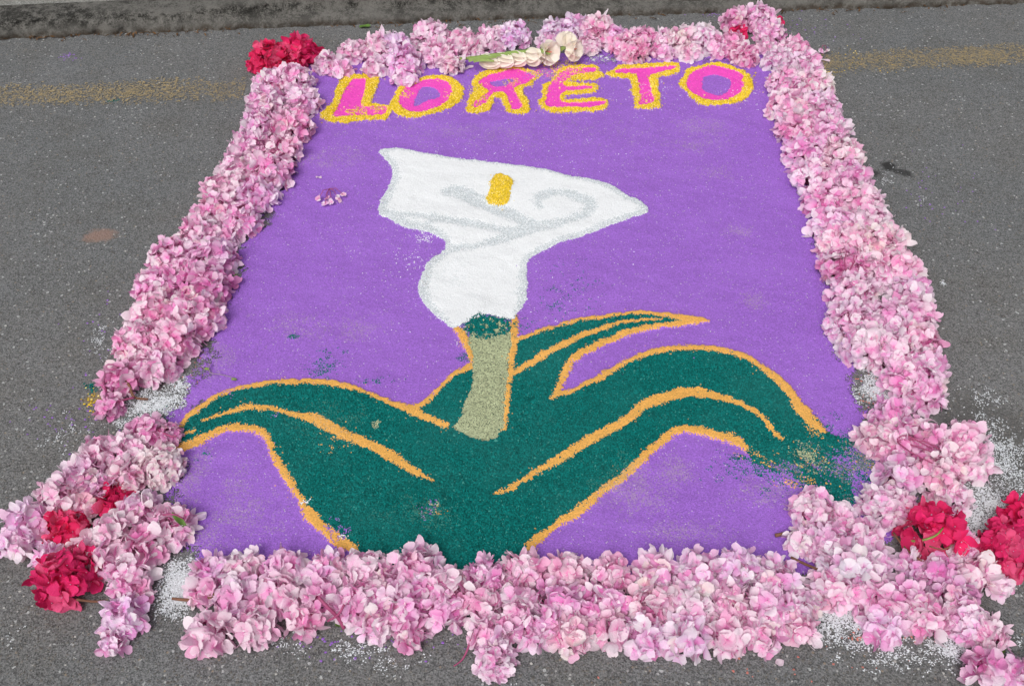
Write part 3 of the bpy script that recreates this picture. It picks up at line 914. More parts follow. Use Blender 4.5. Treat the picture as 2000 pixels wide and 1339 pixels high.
rg = np.random.default_rng(77)
me = grains_mesh("loose_salt", QX + rg.normal(0, .0007, len(QX)), QY + rg.normal(0, .0007, len(QX)), rg.uniform(.0004, .0009, len(QX)), .0008, rg, .6)
film = mesh_np("salt_film", FILM_V, FILM_Q)
for an in ("grain", "dust"):
    a = film.attributes.new(an, 'FLOAT', 'FACE')
    a.data.foreach_set("value", (rg.random(len(FILM_Q)) if an == "grain" else np.zeros(len(FILM_Q))).astype(np.float32))
salt = link("loose_salt", film, None, [MAT['salt']])
link("salt_crystals", me, salt, [MAT['salt']])["kind"] = "stuff"
tag(salt, "loose white salt spilled on the asphalt between and beside the flower borders", "salt", kind="stuff")

# road grit: small stones proud of the binder
ng = 26000
u, v = rg.random(ng), rg.random(ng)
gpy = 20 + 1400 * v
gpx = -60 + 2120 * u
pts = np.array([at(a, b)[:2] for a, b in zip(gpx, gpy)])
GM = Mat("road_grit", 0.85, 0.3)
GM.col(GM.mix(GM.attr("grain"), GM.mix(GM.noise(60), (0.07, 0.07, 0.068), (0.13, 0.12, 0.11)), GM.mix(GM.ramp(GM.attr('grain'), .93, .99), (0.19, 0.18, 0.165), (0.46, 0.45, 0.43))))
kk = ~inside(FIELD, pts[:, 0], pts[:, 1]) & ((pts[:, 0] - ka.x) * knor.x + (pts[:, 1] - ka.y) * knor.y < -.02)
pts = pts[kk]
me = grains_mesh("road_grit", pts[:, 0], pts[:, 1], rg.uniform(.0012, .0034, len(pts)), -.0002, rg, .5)
tag(link("road_grit", me, None, [GM.m]), "small grey and tan stones bound in the asphalt", "grit", kind="stuff")

# coarse chunks lying in the maize grits and in the green sawdust, a few strayed off their shapes
def chunks(name, ids, count, r0, r1, z, mat, label, seed, stray):
    rg = np.random.default_rng(seed)
    cells = np.nonzero(np.isin(lab, ids))[0]
    c_ = rg.choice(cells, count)
    far = np.where(rg.random(count) < stray, rg.exponential(.011, count), rg.exponential(.0015, count))
    a_ = rg.random(count) * 6.28
    me = grains_mesh(name, PX[c_] + far * np.cos(a_), PY[c_] + far * np.sin(a_), r0 + (r1 - r0) * rg.random(count) ** 2.2, np.where(far > .006, z * .45, z * rg.uniform(.8, 1.0, count)), rg, .8)
    o = on_carpet(link(name, me, carpet, [mat]))
    o["kind"] = "stuff"
    o["label"] = label


chunks("maize_grits", [YL0 + k for k in range(6)] + [SP0 + 4], 5200, .0012, .0034, .0095, MAT['yellow'], "coarse yellow maize grits of the letter outlines", 91, .10)
chunks("spadix_grits", [SPADIX_ID], 420, .0012, .0028, .0105, MAT['yellow'], "coarse yellow grits of the lily's spadix", 92, .03)
chunks("sawdust_clumps", LEAVES + [CAP_ID], 12000, .0009, .0042, .0078, MAT['teal'], "small green sawdust clumps on the leaves", 93, .02)

# coloured crumbs away from the carpet
def crumbs(name, spots, mat, label, seed):
    rg = np.random.default_rng(seed)
    X, Y = [], []
    for (x, y, rx, ry, n) in spots:
        for _ in range(n):
            p = at(x + rg.normal(0, rx), y + rg.normal(0, ry))
            X.append(p.x)
            Y.append(p.y)
    X, Y = np.array(X), np.array(Y)
    me = grains_mesh(name, X, Y, rg.uniform(.0012, .0028, len(X)), .0008, rg, .5)
    tag(link(name, me, None, [mat]), label, "sand grains", kind="stuff")


crumbs("purple_crumbs", [(135, 112, 10, 4, 30), (130, 830, 60, 30, 40), (210, 660, 40, 50, 30), (1820, 380, 70, 40, 40), (1560, 60, 60, 16, 60), (1410, 22, 22, 6, 120), (700, 1250, 120, 20, 60)], MAT['purple'], "stray purple sand grains on the grey asphalt outside the borders", 5)
crumbs("yellow_crumbs", [(182, 782, 9, 16, 40), (840, 32, 60, 4, 16), (1610, 140, 20, 10, 40), (1650, 120, 60, 14, 60)], MAT['yellow'], "stray yellow grits on the asphalt beside the flower borders", 6)
crumbs("teal_crumbs", [(180, 757, 8, 6, 45), (222, 197, 6, 2, 40), (300, 800, 40, 20, 16)], MAT['teal'], "stray green sawdust crumbs on the asphalt beside the border", 7)
crumbs("coral_crumbs", [(1700, 780, 16, 30, 60), (1730, 1243, 50, 6, 80), (390, 720, 30, 20, 40), (58, 980, 3, 2, 12), (1490, 1310, 200, 20, 20)], grainy("coral_sand", (0.62, 0.22, 0.18), 0.3), "stray coral sand grains near the white salt patches", 8)

# dry litter swept against the kerb foot
mb = MB()
for i in range(420):
    s = R_.uniform(-.4, 4.0)
    if math.sin(s * 5.3) + .6 * math.sin(s * 13.1) < R_.uniform(-1.2, 1.2):
        continue
    p = ka + kdir * s + knor * (0.018 * math.sin(s * 1.1 + .6) - abs(R_.gauss(.003, .016)))
    a = R_.uniform(0, math.pi)
    L, w = R_.uniform(.002, .012), R_.uniform(.0007, .002)
    dx, dy = math.cos(a), math.sin(a)
    z = R_.uniform(.001, .006)
    mb.grid([[(p.x - dx * L - dy * w, p.y - dy * L + dx * w, z), (p.x - dx * L + dy * w, p.y - dy * L - dx * w, z + .0005)],
             [(p.x + dy * -w * 1.6, p.y + dx * w * 1.6, z + .003), (p.x + dy * w * 1.6, p.y - dx * w * 1.6, z + .0032)],
             [(p.x + dx * L - dy * w * .3, p.y + dy * L + dx * w * .3, z + .001), (p.x + dx * L + dy * w * .3, p.y + dy * L - dx * w * .3, z + .001)]])
LM = Mat("dry_litter", 0.9, 0.1)
LM.col(LM.mix(LM.sep(LM.voro(60), 0), (0.04, 0.028, 0.02), (0.20, 0.105, 0.045)))
tag(mb.build("dry_litter", LM.m, None, False), "brown dry plant litter swept along the foot of the kerb", "litter", kind="stuff")

# ------------------------------------------------------------------ hydrangeas
def floret_mesh(rg, style):
    mb = MB()
    U = [0.04, .18, .38, .60, .80, .94, 1.0]
    Wd = [.05, .19, .39, .50, .44, .26, .07]
    Vv = [-1, -.5, 0, .5, 1]
    tone = []
    npet = 4 if rg.random() > .08 else 5
    for k in range(npet):
        a = 2 * math.pi * k / npet + rg.gauss(0, .10)
        L = rg.uniform(.86, 1.10)
        wm = rg.uniform(.92, 1.26)
        if style == 'open':
            cup, back = rg.uniform(-.25, .40), rg.uniform(-.45, .1)
        elif style == 'cup':
            cup, back = rg.uniform(.2, 1.0), rg.uniform(-.6, .1)
        else:
            cup, back = rg.uniform(-.6, 1.1), rg.uniform(-.9, .6)
        across = rg.uniform(-.30, .60)
        ruf = rg.uniform(.03, .10) * (1.7 if style == 'crumple' else 1)
        ph, ph2 = rg.uniform(0, 6.28), rg.uniform(0, 6.28)
        skew = rg.gauss(0, .10)
        twist = rg.gauss(0, .12 if style != 'crumple' else .3)
        z0 = .035 * (k % 2)
        point = rg.uniform(.0, .075)
        rows = []
        for u, w in zip(U, Wd):
            row = []
            for v in Vv:
                x = u * L + (point if u == 1.0 and v == 0 else 0) - (.05 * abs(v) ** 2 if u > .9 else 0)
                y = v * w * wm + skew * u * u
                z = z0 + cup * u * u + back * u ** 4 * .6 + across * (v * w) ** 2 * 1.6 + ruf * math.sin(5 * u + ph + 1.5 * v) * abs(v) * u + ruf * .6 * math.sin(4 * v + ph2) * u
                z += twist * v * w * u
                # bending up shortens the reach
                x *= 1 - .18 * min(1, abs(cup + back * .6)) * u
                row.append((x * math.cos(a) - y * math.sin(a), x * math.sin(a) + y * math.cos(a), z))
            rows.append(row)
        mb.grid(rows)
        tone += [rg.random()] * 24
    nb = len(mb.f)
    b = len(mb.v)
    r = .075
    mb.v += [(r, 0, .09), (0, r, .09), (-r, 0, .09), (0, -r, .09), (0, 0, .17), (0, 0, .01)]
    for i in range(4):
        j = (i + 1) % 4
        mb.f.append((b + i, b + j, b + 4))
        mb.f.append((b + j, b + i, b + 5))
    me = bpy.data.meshes.new("floret")
    me.from_pydata(mb.v, [], mb.f)
    me.polygons.foreach_set("use_smooth", [True] * len(me.polygons))
    me.polygons.foreach_set("material_index", [0] * nb + [1] * 8)
    ta = me.attributes.new("petal_tone", 'FLOAT', 'FACE')
    ta.data.foreach_set("value", tone + [.5] * 8)
    me.materials.append(MAT['petal'])
    me.materials.append(MAT['bead'])
    me.update()
    return me


FM = [floret_mesh(R_, s) for s in ['open'] * 12 + ['cup'] * 10 + ['crumple'] * 14]

TONES = {  # word, colour, floret size
    'v': ("whitish pink", (.96, .80, .89)), 'p': ("pale pink", (.95, .65, .84)), 'm': ("rose pink", (.91, .47, .74)), 'd': ("deep mauve pink", (.83, .30, .60)),
    'l': ("lilac pink", (.91, .64, .89)), 'c': ("crimson", (.86, .034, .18)), 'w': ("faded cream pink", (.95, .74, .83))}


def parse(s):
    out = []
    for it in s.split():
        b = it.split(',')
        out.append(dict(x=float(b[0]), y=float(b[1]), d=float(b[2]), t=b[3][0], flags=b[3][1:]))
    return out


# every head: pixel x, y of its dome, width in pixels, tone (+ s small florets, b big florets, o opened to the stalks)
ROWS = {
    'lo': parse("529,165,80,p 521,205,85,p 509,250,85,m 487,292,85,m 464,332,88,p 441,375,92,p 421,418,92,m 389,462,95,p 341,508,110,m 309,558,100,m 299,612,100,m 274,672,105,ms 234,745,90,do 217,795,62,ds"),
    'li': parse("572,160,80,p 590,200,75,p 572,250,88,m 552,298,85,p 530,340,95,m 500,385,90,p 468,432,85,m 440,470,60,p 410,508,112,m 400,560,110,d 382,618,115,mb 340,665,105,m 310,715,90,p"),
    'ro': parse("1548,100,62,m 1572,132,78,p 1594,172,78,v 1600,215,84,p 1618,262,88,p 1640,305,92,p 1657,350,96,m 1676,395,98,p 1698,440,100,p 1728,482,108,v 1752,532,108,p 1778,572,96,p 1780,618,100,m 1792,668,96,m 1806,722,90,m 1800,768,90,m"),
    'ri': parse("1520,122,66,v 1538,165,85,p 1538,212,88,p 1556,256,92,m 1574,302,90,m 1592,348,98,p 1608,396,98,m 1626,442,100,p 1650,482,108,p 1652,528,112,do 1668,578,110,p 1664,632,108,ps 1688,676,104,p 1742,628,100,p 1742,690,100,p 1762,745,90,m 1710,535,90,p"),
    'tk': parse("690,104,64,w 738,96,72,p 772,92,62,l 842,72,74,p 905,84,66,p 958,76,64,l 1005,70,70,l 1082,66,62,l 1122,60,76,l 1166,62,78,p 1203,76,56,l 1252,84,76,m 1292,84,62,p 1332,84,78,v 1368,80,74,v 1402,96,56,p"),
    'tl': parse("640,126,66,p 668,138,50,p 735,134,58,p 788,122,88,l 792,152,62,l 858,106,78,p 884,130,54,w 925,100,50,p 972,100,40,l 1070,82,46,p 1150,92,56,p 1216,90,66,m 1238,103,58,m 1300,106,50,p 1345,106,54,v"),
    'bl': parse("414,1120,90,m 478,1110,90,w 560,1120,104,p 640,1116,100,p 716,1122,110,p 812,1116,116,p 875,1152,96,m 950,1134,92,ms 1022,1124,104,p 1108,1122,104,p 1192,1128,96,m 1280,1120,104,p 1362,1120,106,p 1440,1116,110,p 1512,1132,100,p"),
    'bm': parse("402,1160,76,m 462,1168,112,p 548,1165,104,p 632,1168,100,mo 696,1180,112,p 780,1178,114,m 870,1190,96,m 934,1180,104,p 1012,1180,100,p 1092,1182,108,m 1182,1182,106,m 1272,1182,112,p 1352,1182,114,w 1432,1182,114,p 1508,1188,104,p 1570,1180,80,v"),
    'br': parse("412,1238,112,pb 500,1225,96,p 592,1212,86,m 735,1220,84,p 800,1236,76,m 958,1240,96,p 965,1290,86,ps 1040,1228,104,pb 1112,1238,98,p 1198,1232,88,p 1262,1240,96,p 1340,1246,104,p 1420,1244,96,p 1488,1240,88,p 1562,1228,80,p"),
    'cl': parse("130,1128,130,cb 292,848,88,d 328,852,60,ds 245,882,96,p 312,908,96,ws 195,892,96,p 165,935,100,p 250,930,92,w 118,975,100,p 225,978,80,c 132,1032,86,c 58,1018,104,l 30,1062,80,l 95,1085,70,p 272,1000,100,p 335,1028,100,po 225,1042,100,p 284,1066,98,m 208,1095,80,p 252,1128,92,p 274,1162,68,m 245,1205,92,l 224,1256,82,lb 170,1080,76,p 205,960,80,p 168,985,76,p"),
    'cr': parse("1826,1040,130,cbo 1965,1070,120,c 1992,1010,80,c 1588,1000,100,p 1570,1058,80,v 1615,1062,100,p 1648,1110,120,vb 1690,1048,90,p 1722,985,100,ps 1622,1152,96,p 1702,1168,108,p 1722,1222,90,p 1775,1175,96,m 1776,1105,76,p 1836,1120,90,m 1806,1205,96,m 1862,1165,96,m 1886,1215,96,ps 1928,1236,80,ps 1890,1070,70,p 1948,1145,70,l 1922,1310,104,mb 1985,1318,80,m 1758,930,100,p 1716,860,104,p 1792,872,130,mo 1884,868,110,pb 1830,930,100,p 1862,972,80,v 1738,812,90,m 1900,905,90,p 1764,995,80,p 1696,1105,92,p 1640,1010,70,p 1905,1125,80,p 1870,1085,60,p"),
    'ct': parse("1440,44,68,d 1482,38,76,m 1505,68,62,m 1432,90,60,m 1452,110,60,d 1494,96,50,p 1442,66,36,c 1514,48,36,c"),
    'ck': parse("528,116,80,c 585,106,86,cb 498,134,30,cs"),
}
ORD = ("first second third fourth fifth sixth seventh eighth ninth tenth eleventh twelfth thirteenth fourteenth fifteenth sixteenth seventeenth eighteenth nineteenth twentieth twenty-first "
       "twenty-second twenty-third twenty-fourth twenty-fifth twenty-sixth twenty-seventh twenty-eighth twenty-ninth thirtieth thirty-first thirty-second thirty-third thirty-fourth thirty-fifth thirty-sixth thirty-seventh thirty-eighth thirty-ninth fortieth").split()
PHR = {
    'lo': ("from the crimson corner, road-side row beside letter L", "hydrangea border beside the letter L"), 'li': ("from the crimson corner, carpet-side row beside letter L", "hydrangea border beside the letter L"),
    'ro': ("from the kerb end, road-side row past the last O", "hydrangea border past the last letter"), 'ri': ("from the kerb end, carpet-side row past the last O", "hydrangea border past the last letter"),
    'tk': ("from the crimson corner, kerb-side row above the word", "hydrangea border along the kerb"), 'tl': ("from the crimson corner, letter-side row above the word", "hydrangea border along the kerb"),
    'bl': ("from the salt gap, leaf-side row below the leaves", "hydrangea border below the leaves"), 'bm': ("from the salt gap, middle row below the leaves", "hydrangea border below the leaves"),
    'br': ("from the salt gap, road-side row below the leaves", "hydrangea border below the leaves"),
    'cl': ("out from the largest crimson head, long leaf's tip", "hydrangea heap at the long leaf"), 'cr': ("out from the green-stemmed crimson head, trodden corner", "hydrangea heap at the trodden corner"),
    'ct': ("out from the topmost mauve head past the O", "hydrangea pile at the kerb corner"), 'ck': ("out from the gladiolus side of the crimson kerb corner", "crimson hydrangeas at the kerb corner"),
}
heads = []
for key, row in ROWS.items():
    phr, grp = PHR[key]
    if key in ('cl', 'cr', 'ct'):
        r0 = row[0]
        row = [r0] + sorted(row[1:], key=lambda h: math.hypot(h['x'] - r0['x'], h['y'] - r0['y']))
    for i, h in enumerate(row):
        word = TONES[h['t']][0]
        if i == 0 and key == 'cl':
            lb = "largest crimson hydrangea head, in the heap at the long leaf's tip"
        elif i == 0 and key == 'cr':
            lb = "crimson hydrangea head opened to its green stem at the trodden corner"
        elif i == 0 and key == 'ct':
            lb = "deep mauve hydrangea head on the pile at the kerb corner past the O"
        elif key == 'ck':
            lb = ("crimson hydrangea head at the outer side of the kerb corner", "larger crimson hydrangea head of the kerb corner, next to the pink border", "small crimson tuft of hydrangea florets hanging off the kerb corner")[i]
        else:
            n = ORD[i - 1] if key in ('cl', 'cr', 'ct') else ORD[i]
            lb = f"{word} hydrangea head, {n} {phr}"
        h.update(label=lb, group=grp, key=key)
        heads.append(h)
for h in heads:
    k = mpp(h['x'], h['y'])
    h['fs'] = .0172 * R_.uniform(.90, 1.12) * (.74 if 's' in h['flags'] else 1.18 if 'b' in h['flags'] else 1.0)
    h['R'] = max(.015, h['d'] / 2 * k * (1.07 if h['t'] == 'c' else 1.03) - .70 * h['fs']) * R_.uniform(.90, 1.07)
    h['H'] = min(.050, h['R'] * R_.uniform(.78, .98) + .003)
    h['zc'] = h['H'] * .38
    p = at(h['x'], h['y'], h['H'] * .55)
    h['p'] = Vector((p.x, p.y, 0))

proto = bpy.data.objects.new("floret", FM[0])
nflo = 0
for hi, h in enumerate(heads):
    R, H, zc = h['R'], h['H'], h['zc']
    root = empty("hydrangea_head", h['p'], R_.uniform(0, 6.28))
    rz = root.rotation_euler.z
    tag(root, h['label'], "hydrangea", h['group'])
    near = [o for o in heads if o is not h and (o['p'] - h['p']).length < o['R'] + h['R']]
    word, colr = TONES[h['t']]
    fs = min(h['fs'], R * .75)
    n = int(5.6 * (R + .35 * fs) ** 2 / (fs * fs))
    loose = R_.uniform(.30, .75)
    headcol = [max(0.004, c_ * R_.uniform(.93, 1.07)) for c_ in colr]
    crum = R_.choice((.35, .5, .65))
    cr_, sr_ = math.cos(rz), math.sin(rz)
    stalks = MB()
    od = Vector((R_.gauss(0, .3), -.75, .75)).normalized()
    od = Vector((od.x * cr_ + od.y * sr_, -od.x * sr_ + od.y * cr_, od.z))
    lay = [(1.0, n, 1.9), (.66, max(5, n // 3), 1.3)]
    for depth, cnt, pol in lay:
        for i in range(cnt):
            ct_ = 1 - (i + .5) / cnt * (1 - math.cos(pol))
            th = math.acos(max(-1, min(1, ct_)))
            ph = i * 2.39996 + R_.gauss(0, .15)
            th += R_.gauss(0, .10)
            nrm = Vector((math.sin(th) * math.cos(ph), math.sin(th) * math.sin(ph), math.cos(th)))
            if 'o' in h['flags'] and depth > .9 and nrm.dot(od) > .80:
                continue
            rs = depth * R_.uniform(.86, 1.08)
            loc = Vector((nrm.x * R * rs, nrm.y * R * rs, zc + nrm.z * H * rs))
            if loc.z < .010:
                loc.z = .008 + R_.uniform(0, .008)
            wl_ = h['p'] + Vector((loc.x * cr_ - loc.y * sr_, loc.x * sr_ + loc.y * cr_, loc.z))
            hid = False
            for o in near:
                dv = wl_ - o['p']
                if (dv.x / o['R']) ** 2 + (dv.y / o['R']) ** 2 + ((dv.z - o['zc']) / o['H']) ** 2 < .50:
                    hid = True
                    break
            if hid:
                continue
            en = Vector((nrm.x / R, nrm.y / R, nrm.z / H)).normalized()
            fn = (en + Vector((R_.gauss(0, loose), R_.gauss(0, loose), R_.gauss(0, loose) * .6))).normalized()
            if loc.z < .02 and fn.z < .15:
                fn.z = R_.uniform(.15, .6)
                fn.normalize()
            q = fn.to_track_quat('Z', 'Y').to_matrix().to_4x4() @ Matrix.Rotation(R_.uniform(0, 6.28), 4, 'Z')
            s = fs * R_.uniform(.84, 1.16)
            rr = R_.random()
            mi = R_.randrange(22, 36) if rr < crum else R_.randrange(0, 12) if rr < crum + (1 - crum) * .6 else R_.randrange(12, 22)
            f = proto if nflo == 0 else proto.copy()
            f.data = FM[mi]
            f.name = "floret"
            COL.objects.link(f)
            f.parent = root
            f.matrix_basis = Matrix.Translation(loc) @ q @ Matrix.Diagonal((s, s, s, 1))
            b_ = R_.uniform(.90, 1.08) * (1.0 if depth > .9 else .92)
            wh = R_.random()
            col_ = [c_ * b_ for c_ in headcol]
            if h['t'] != 'c':
                if wh < .13:
                    col_ = [c_ + (t_ - c_) * .55 for c_, t_ in zip(col_, (.94, .90, .92))]
                elif wh < .17:
                    col_ = [c_ + (t_ - c_) * .5 for c_, t_ in zip(col_, (.92, .88, .72))]
                elif wh < .33:
                    col_ = [c_ + (t_ - c_) * .45 for c_, t_ in zip(col_, (.82, .36, .62))]
            else:
                q_ = R_.uniform(.70, 1.12)
                col_ = [c_ * q_ for c_ in col_]
                if wh < .28:
                    col_ = [c_ + (t_ - c_) * .45 for c_, t_ in zip(col_, (.86, .20, .36))]
            if depth < .9 and h['t'] != 'c':      # shade in the gaps put into the colour: inner florets tinted deeper pink
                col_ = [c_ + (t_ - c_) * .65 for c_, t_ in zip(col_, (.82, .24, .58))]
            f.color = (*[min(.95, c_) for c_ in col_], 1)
            nflo += 1
            c0 = Vector((0, 0, max(.006, zc * .45)))
            midp = c0.lerp(loc, .55) + Vector((0, 0, -.004))
            stalks.tube([c0, midp, loc - fn * .001], [.0017, .0011, .0008], 3, False)
    if stalks.f:
        so = stalks.build("flower_stalks", MAT['stalk_pink'], root)
        so["kind"] = "stuff"
    h['root'] = root
print("florets", nflo, "heads", len(heads))


def add_stem(px, py, pts, r0, r1, mat, z=.012):
    """a stalk that belongs to the head standing at pixel (px, py)"""
    h = min(heads, key=lambda q: math.hypot(q['x'] - px, q['y'] - py))
    P = [at(x, y, zz) for (x, y, zz) in [(p[0], p[1], p[2] if len(p) > 2 else z) for p in pts]]
    P = [Vector(p) for p in smooth_line([tuple(p) for p in P], False, 4)]
    rad = [r0 + (r1 - r0) * i / (len(P) - 1) for i in range(len(P))]
    mb = MB().tube(P, rad, 7)
    o = mb.build("stem", MAT[mat], None)
    o.parent = h['root']
    o.matrix_parent_inverse = (Matrix.Translation(h['root'].location) @ Matrix.Rotation(h['root'].rotation_euler.z, 4, 'Z')).inverted()
    return o


add_stem(392, 1160, [(420, 1160, .03), (392, 1172, .018), (365, 1171, .010), (336, 1168, .010)], .0042, .0024, 'stem_brown')
add_stem(225, 745, [(236, 735, .04), (252, 752, .03), (262, 775, .016), (290, 779, .006)], .0030, .0026, 'stem_brown')
add_stem(225, 745, [(215, 790, .03), (240, 781, .026), (262, 776, .018)], .0020, .0024, 'stalk_pink')
add_stem(632, 1168, [(622, 1165, .06), (640, 1185, .05), (660, 1205, .03), (672, 1226, .008)], .0030, .0034, 'stalk_pink')
add_stem(632, 1168, [(672, 1180, .06), (660, 1200, .045), (640, 1212, .03)], .0022, .0018, 'stalk_pink')
add_stem(958, 1240, [(925, 1235, .03), (912, 1270, .012), (902, 1288, .006), (886, 1300, .004)], .0022, .0010, 'stalk_pink')
add_stem(1826, 1040, [(1842, 1030, .050), (1826, 1046, .050), (1792, 1056, .034), (1758, 1053, .014)], .0016, .0026, 'stem_green')
add_stem(1826, 1040, [(1862, 1062, .048), (1842, 1072, .048), (1815, 1066, .044)], .0011, .0014, 'stem_brown')
add_stem(1826, 1040, [(1800, 1095, .04), (1770, 1072, .028), (1745, 1040, .02)], .0016, .0022, 'stem_brown')
add_stem(1570, 1058, [(1552, 1040, .03), (1535, 1041, .016), (1514, 1045, .012)], .0032, .0036, 'stem_brown')
add_stem(1622, 1152, [(1600, 1112, .03), (1575, 1102, .018), (1545, 1088, .010)], .0024, .0026, 'stem_brown')
add_stem(130, 1128, [(150, 1170, .03), (185, 1174, .014), (205, 1172, .012)], .0024, .0018, 'stem_brown')
add_stem(335, 1028, [(318, 1005, .07), (340, 1004, .074), (358, 1012, .06)], .0018, .0014, 'stalk_pink')
add_stem(328, 852, [(296, 826, .03), (306, 838, .035), (330, 850, .04), (345, 852, .04)], .0024, .0016, 'stalk_pink')
for x, y in ((1770, 850), (1800, 860), (1815, 880), (1775, 880)):
    add_stem(1792, 872, [(1750, 860, .05), (x, y, .062), (x + 50, y + 26, .056)], .0016, .0012, 'stalk_pink')
for x, y in ((1650, 500), (1665, 505), (1672, 495), (1640, 508)):
    add_stem(1652, 528, [(1655, 535, .045), (x, y + 10, .064), (x + 4, y - 10, .070)], .0016, .0010, 'stalk_pink')


def leaf_thing(name, p0, p1, w, bend, label, cat, mat, stalk_len=0.0, zlift=.004):
    """a leaf or petal lying on the ground, midrib from p0 to p1, curling"""
    d = p1 - p0
    L = d.length
    root = empty(name, p0)
    tag(root, label, cat)
    d.normalize()
    sdv = Vector((-d.y, d.x, 0)).normalized()
    rows = []
    for u in np.linspace(0, 1, 8):
        ww = w * math.sin(math.pi * min(1, u * .96 + .03)) ** .8
        row = []
        for v in (-1, -.5, 0, .5, 1):
            z = zlift + bend * u * u + .25 * abs(v) * ww + .002 * math.sin(7 * u + 2 * v)
            row.append(d * (u * L) + sdv * (v * ww) + Vector((0, 0, z)))
        rows.append(row)
    MB().grid(rows).build("blade" if cat == "leaf" else "petal_blade", MAT[mat] if isinstance(mat, str) else mat, root)
    if stalk_len:
        MB().tube([d * 0 + Vector((0, 0, zlift)), d * (-stalk_len * .5) + Vector((0, 0, zlift + .006)), d * (-stalk_len) + sdv * .006 + Vector((0, 0, zlift + .012))], [.0014, .0012, .001], 5).build("leaf_stalk", MAT['stem_brown'], root)
    return root


leaf_thing("green_leaf", at(455, 565), at(463, 540), .007, .004, "green leaf scrap at the carpet's edge beside the rose pink border", "leaf", 'leaf')
leaf_thing("green_leaf", at(296, 826), at(282, 832), .008, .004, "green leaf with a dark stalk on the salt gap above the heap", "leaf", 'leaf')
MB().tube([at(294, 829, .012), at(300, 815, .02), at(307, 800, .012)], [.0018, .0015, .001], 5).build("leaf_stalk", MAT['stem_brown'], None)
_ls = bpy.data.objects["leaf_stalk"]
_lf = [o for o in bpy.data.objects if o.name.startswith("green_leaf")][-1]
_ls.parent = _lf
_ls.matrix_parent_inverse = Matrix.Translation(-_lf.location)
leaf_thing("green_leaf", at(702, 54), at(724, 56), .011, .006, "small green leaf lying by the kerb foot", "leaf", 'leaf')
leaf_thing("green_leaf", at(337, 1005, .06), at(368, 1036, .03), .006, .0, "narrow green leaf lying on the heap's rose florets at the carpet edge", "leaf", 'leaf', zlift=.006)
leaf_thing("green_leaf", at(655, 1218), at(668, 1224), .006, .003, "green leaf tip peeping from under the flowers below the leaves", "leaf", 'leaf')
leaf_thing("green_leaf", at(1946, 1262), at(1958, 1280), .007, .003, "pale green scrap of leaf on the salt by the corner bloom", "leaf", 'leaf')

PMAT = plain("fallen_petal", (.83, .68, .77), .6, .06, 60, transl=.25)
for (a, b, w, bend, lb) in (((372, 420), (388, 415), .007, .006, "single pale fallen petal on the asphalt beside the rose pink row"), ((617, 348), (629, 351), .005, .003, "single white fallen petal on the purple sand below the letter L"),
                            ((1600, 118), (1620, 124), .008, .004, "pale fallen petal on the asphalt at the yellow line's end"), ((747, 73), (747, 60), .007, .016, "upright lilac petal on the kerb-side border above the letter O"),
                            ((905, 138), (925, 134), .009, .004, "white fallen petal lying between the first O and the gladiolus"), ((938, 147), (946, 144), .006, .003, "tiny white fallen petal at the top of letter R"),
                            ((1515, 1290), (1528, 1302), .008, .003, "pale fallen petal on the asphalt below the front border")):
    z = .05 if a[1] == 73 else 0
    leaf_thing("fallen_petal", at(*a, z), at(*b, z), w, bend, lb, "petal", PMAT)


def loose_cluster(px, py, spots, label, tone):
    root = empty("loose_floret_cluster", at(px, py))
    tag(root, label, "florets")
    st = MB()
    for (x, y, s, z) in spots:
        p = at(x, y, z) - root.location
        f = proto.copy()
        f.name = "floret"
        f.data = R_.choice(FM)
        COL.objects.link(f)
        f.parent = root
        fn = Vector((R_.gauss(0, .5), R_.gauss(-.3, .4), 1)).normalized()
        f.matrix_basis = Matrix.Translation(p) @ fn.to_track_quat('Z', 'Y').to_matrix().to_4x4() @ Matrix.Rotation(R_.uniform(0, 6), 4, 'Z') @ Matrix.Diagonal((s, s, s, 1))
        f.color = (*[c_ * R_.uniform(.9, 1.08) for c_ in TONES[tone][1]], 1)
        st.tube([Vector((0, .02, .012)), p * .5 + Vector((0, .008, .018)), p], [.0011, .001, .0007], 4, False)
    o = st.build("flower_stalks", MAT['stalk_pink'], root)
    o["kind"] = "stuff"


loose_cluster(643, 385, [(622, 388, .010, .012), (635, 398, .011, .010), (648, 394, .010, .012), (662, 388, .011, .012), (670, 380, .010, .012), (640, 388, .009, .012)], "loose sprig of pink florets lying on purple sand beside the lily", 'p')
loose_cluster(1608, 102, [(1603, 101, .013, .008), (1614, 102, .013, .008)], "pair of pale florets lying on the asphalt beside the kerb corner", 'v')

# thin dry tendril on the purple sand
root = empty("dry_tendril", at(430, 725))
tag(root, "thin dry tendril with two dark nubs lying on the purple sand", "tendril")
pts_ = [at(x, y, .008 + .004 * (i % 2)) - root.location for i, (x, y) in enumerate(((411, 708), (408, 720), (412, 728), (430, 731), (448, 735), (458, 741)))]
pts_ = [Vector(p) for p in smooth_line([tuple(p) for p in pts_], False, 4)]
MB().tube(pts_, [.0009] * len(pts_), 5).build("vine", plain("dry_vine", (.33, .26, .28), .7), root)
for (x, y) in ((404, 721), (457, 741)):
    c0 = at(x, y, .009) - root.location
    MB().tube([c0 + Vector((-.006, 0, 0)), c0 + Vector((-.002, .001, .001)), c0 + Vector((.003, .001, 0)), c0 + Vector((.006, .001, -.001))], [.0008, .0032, .003, .0006], 6).build("nub", MAT['stem_green'], root)

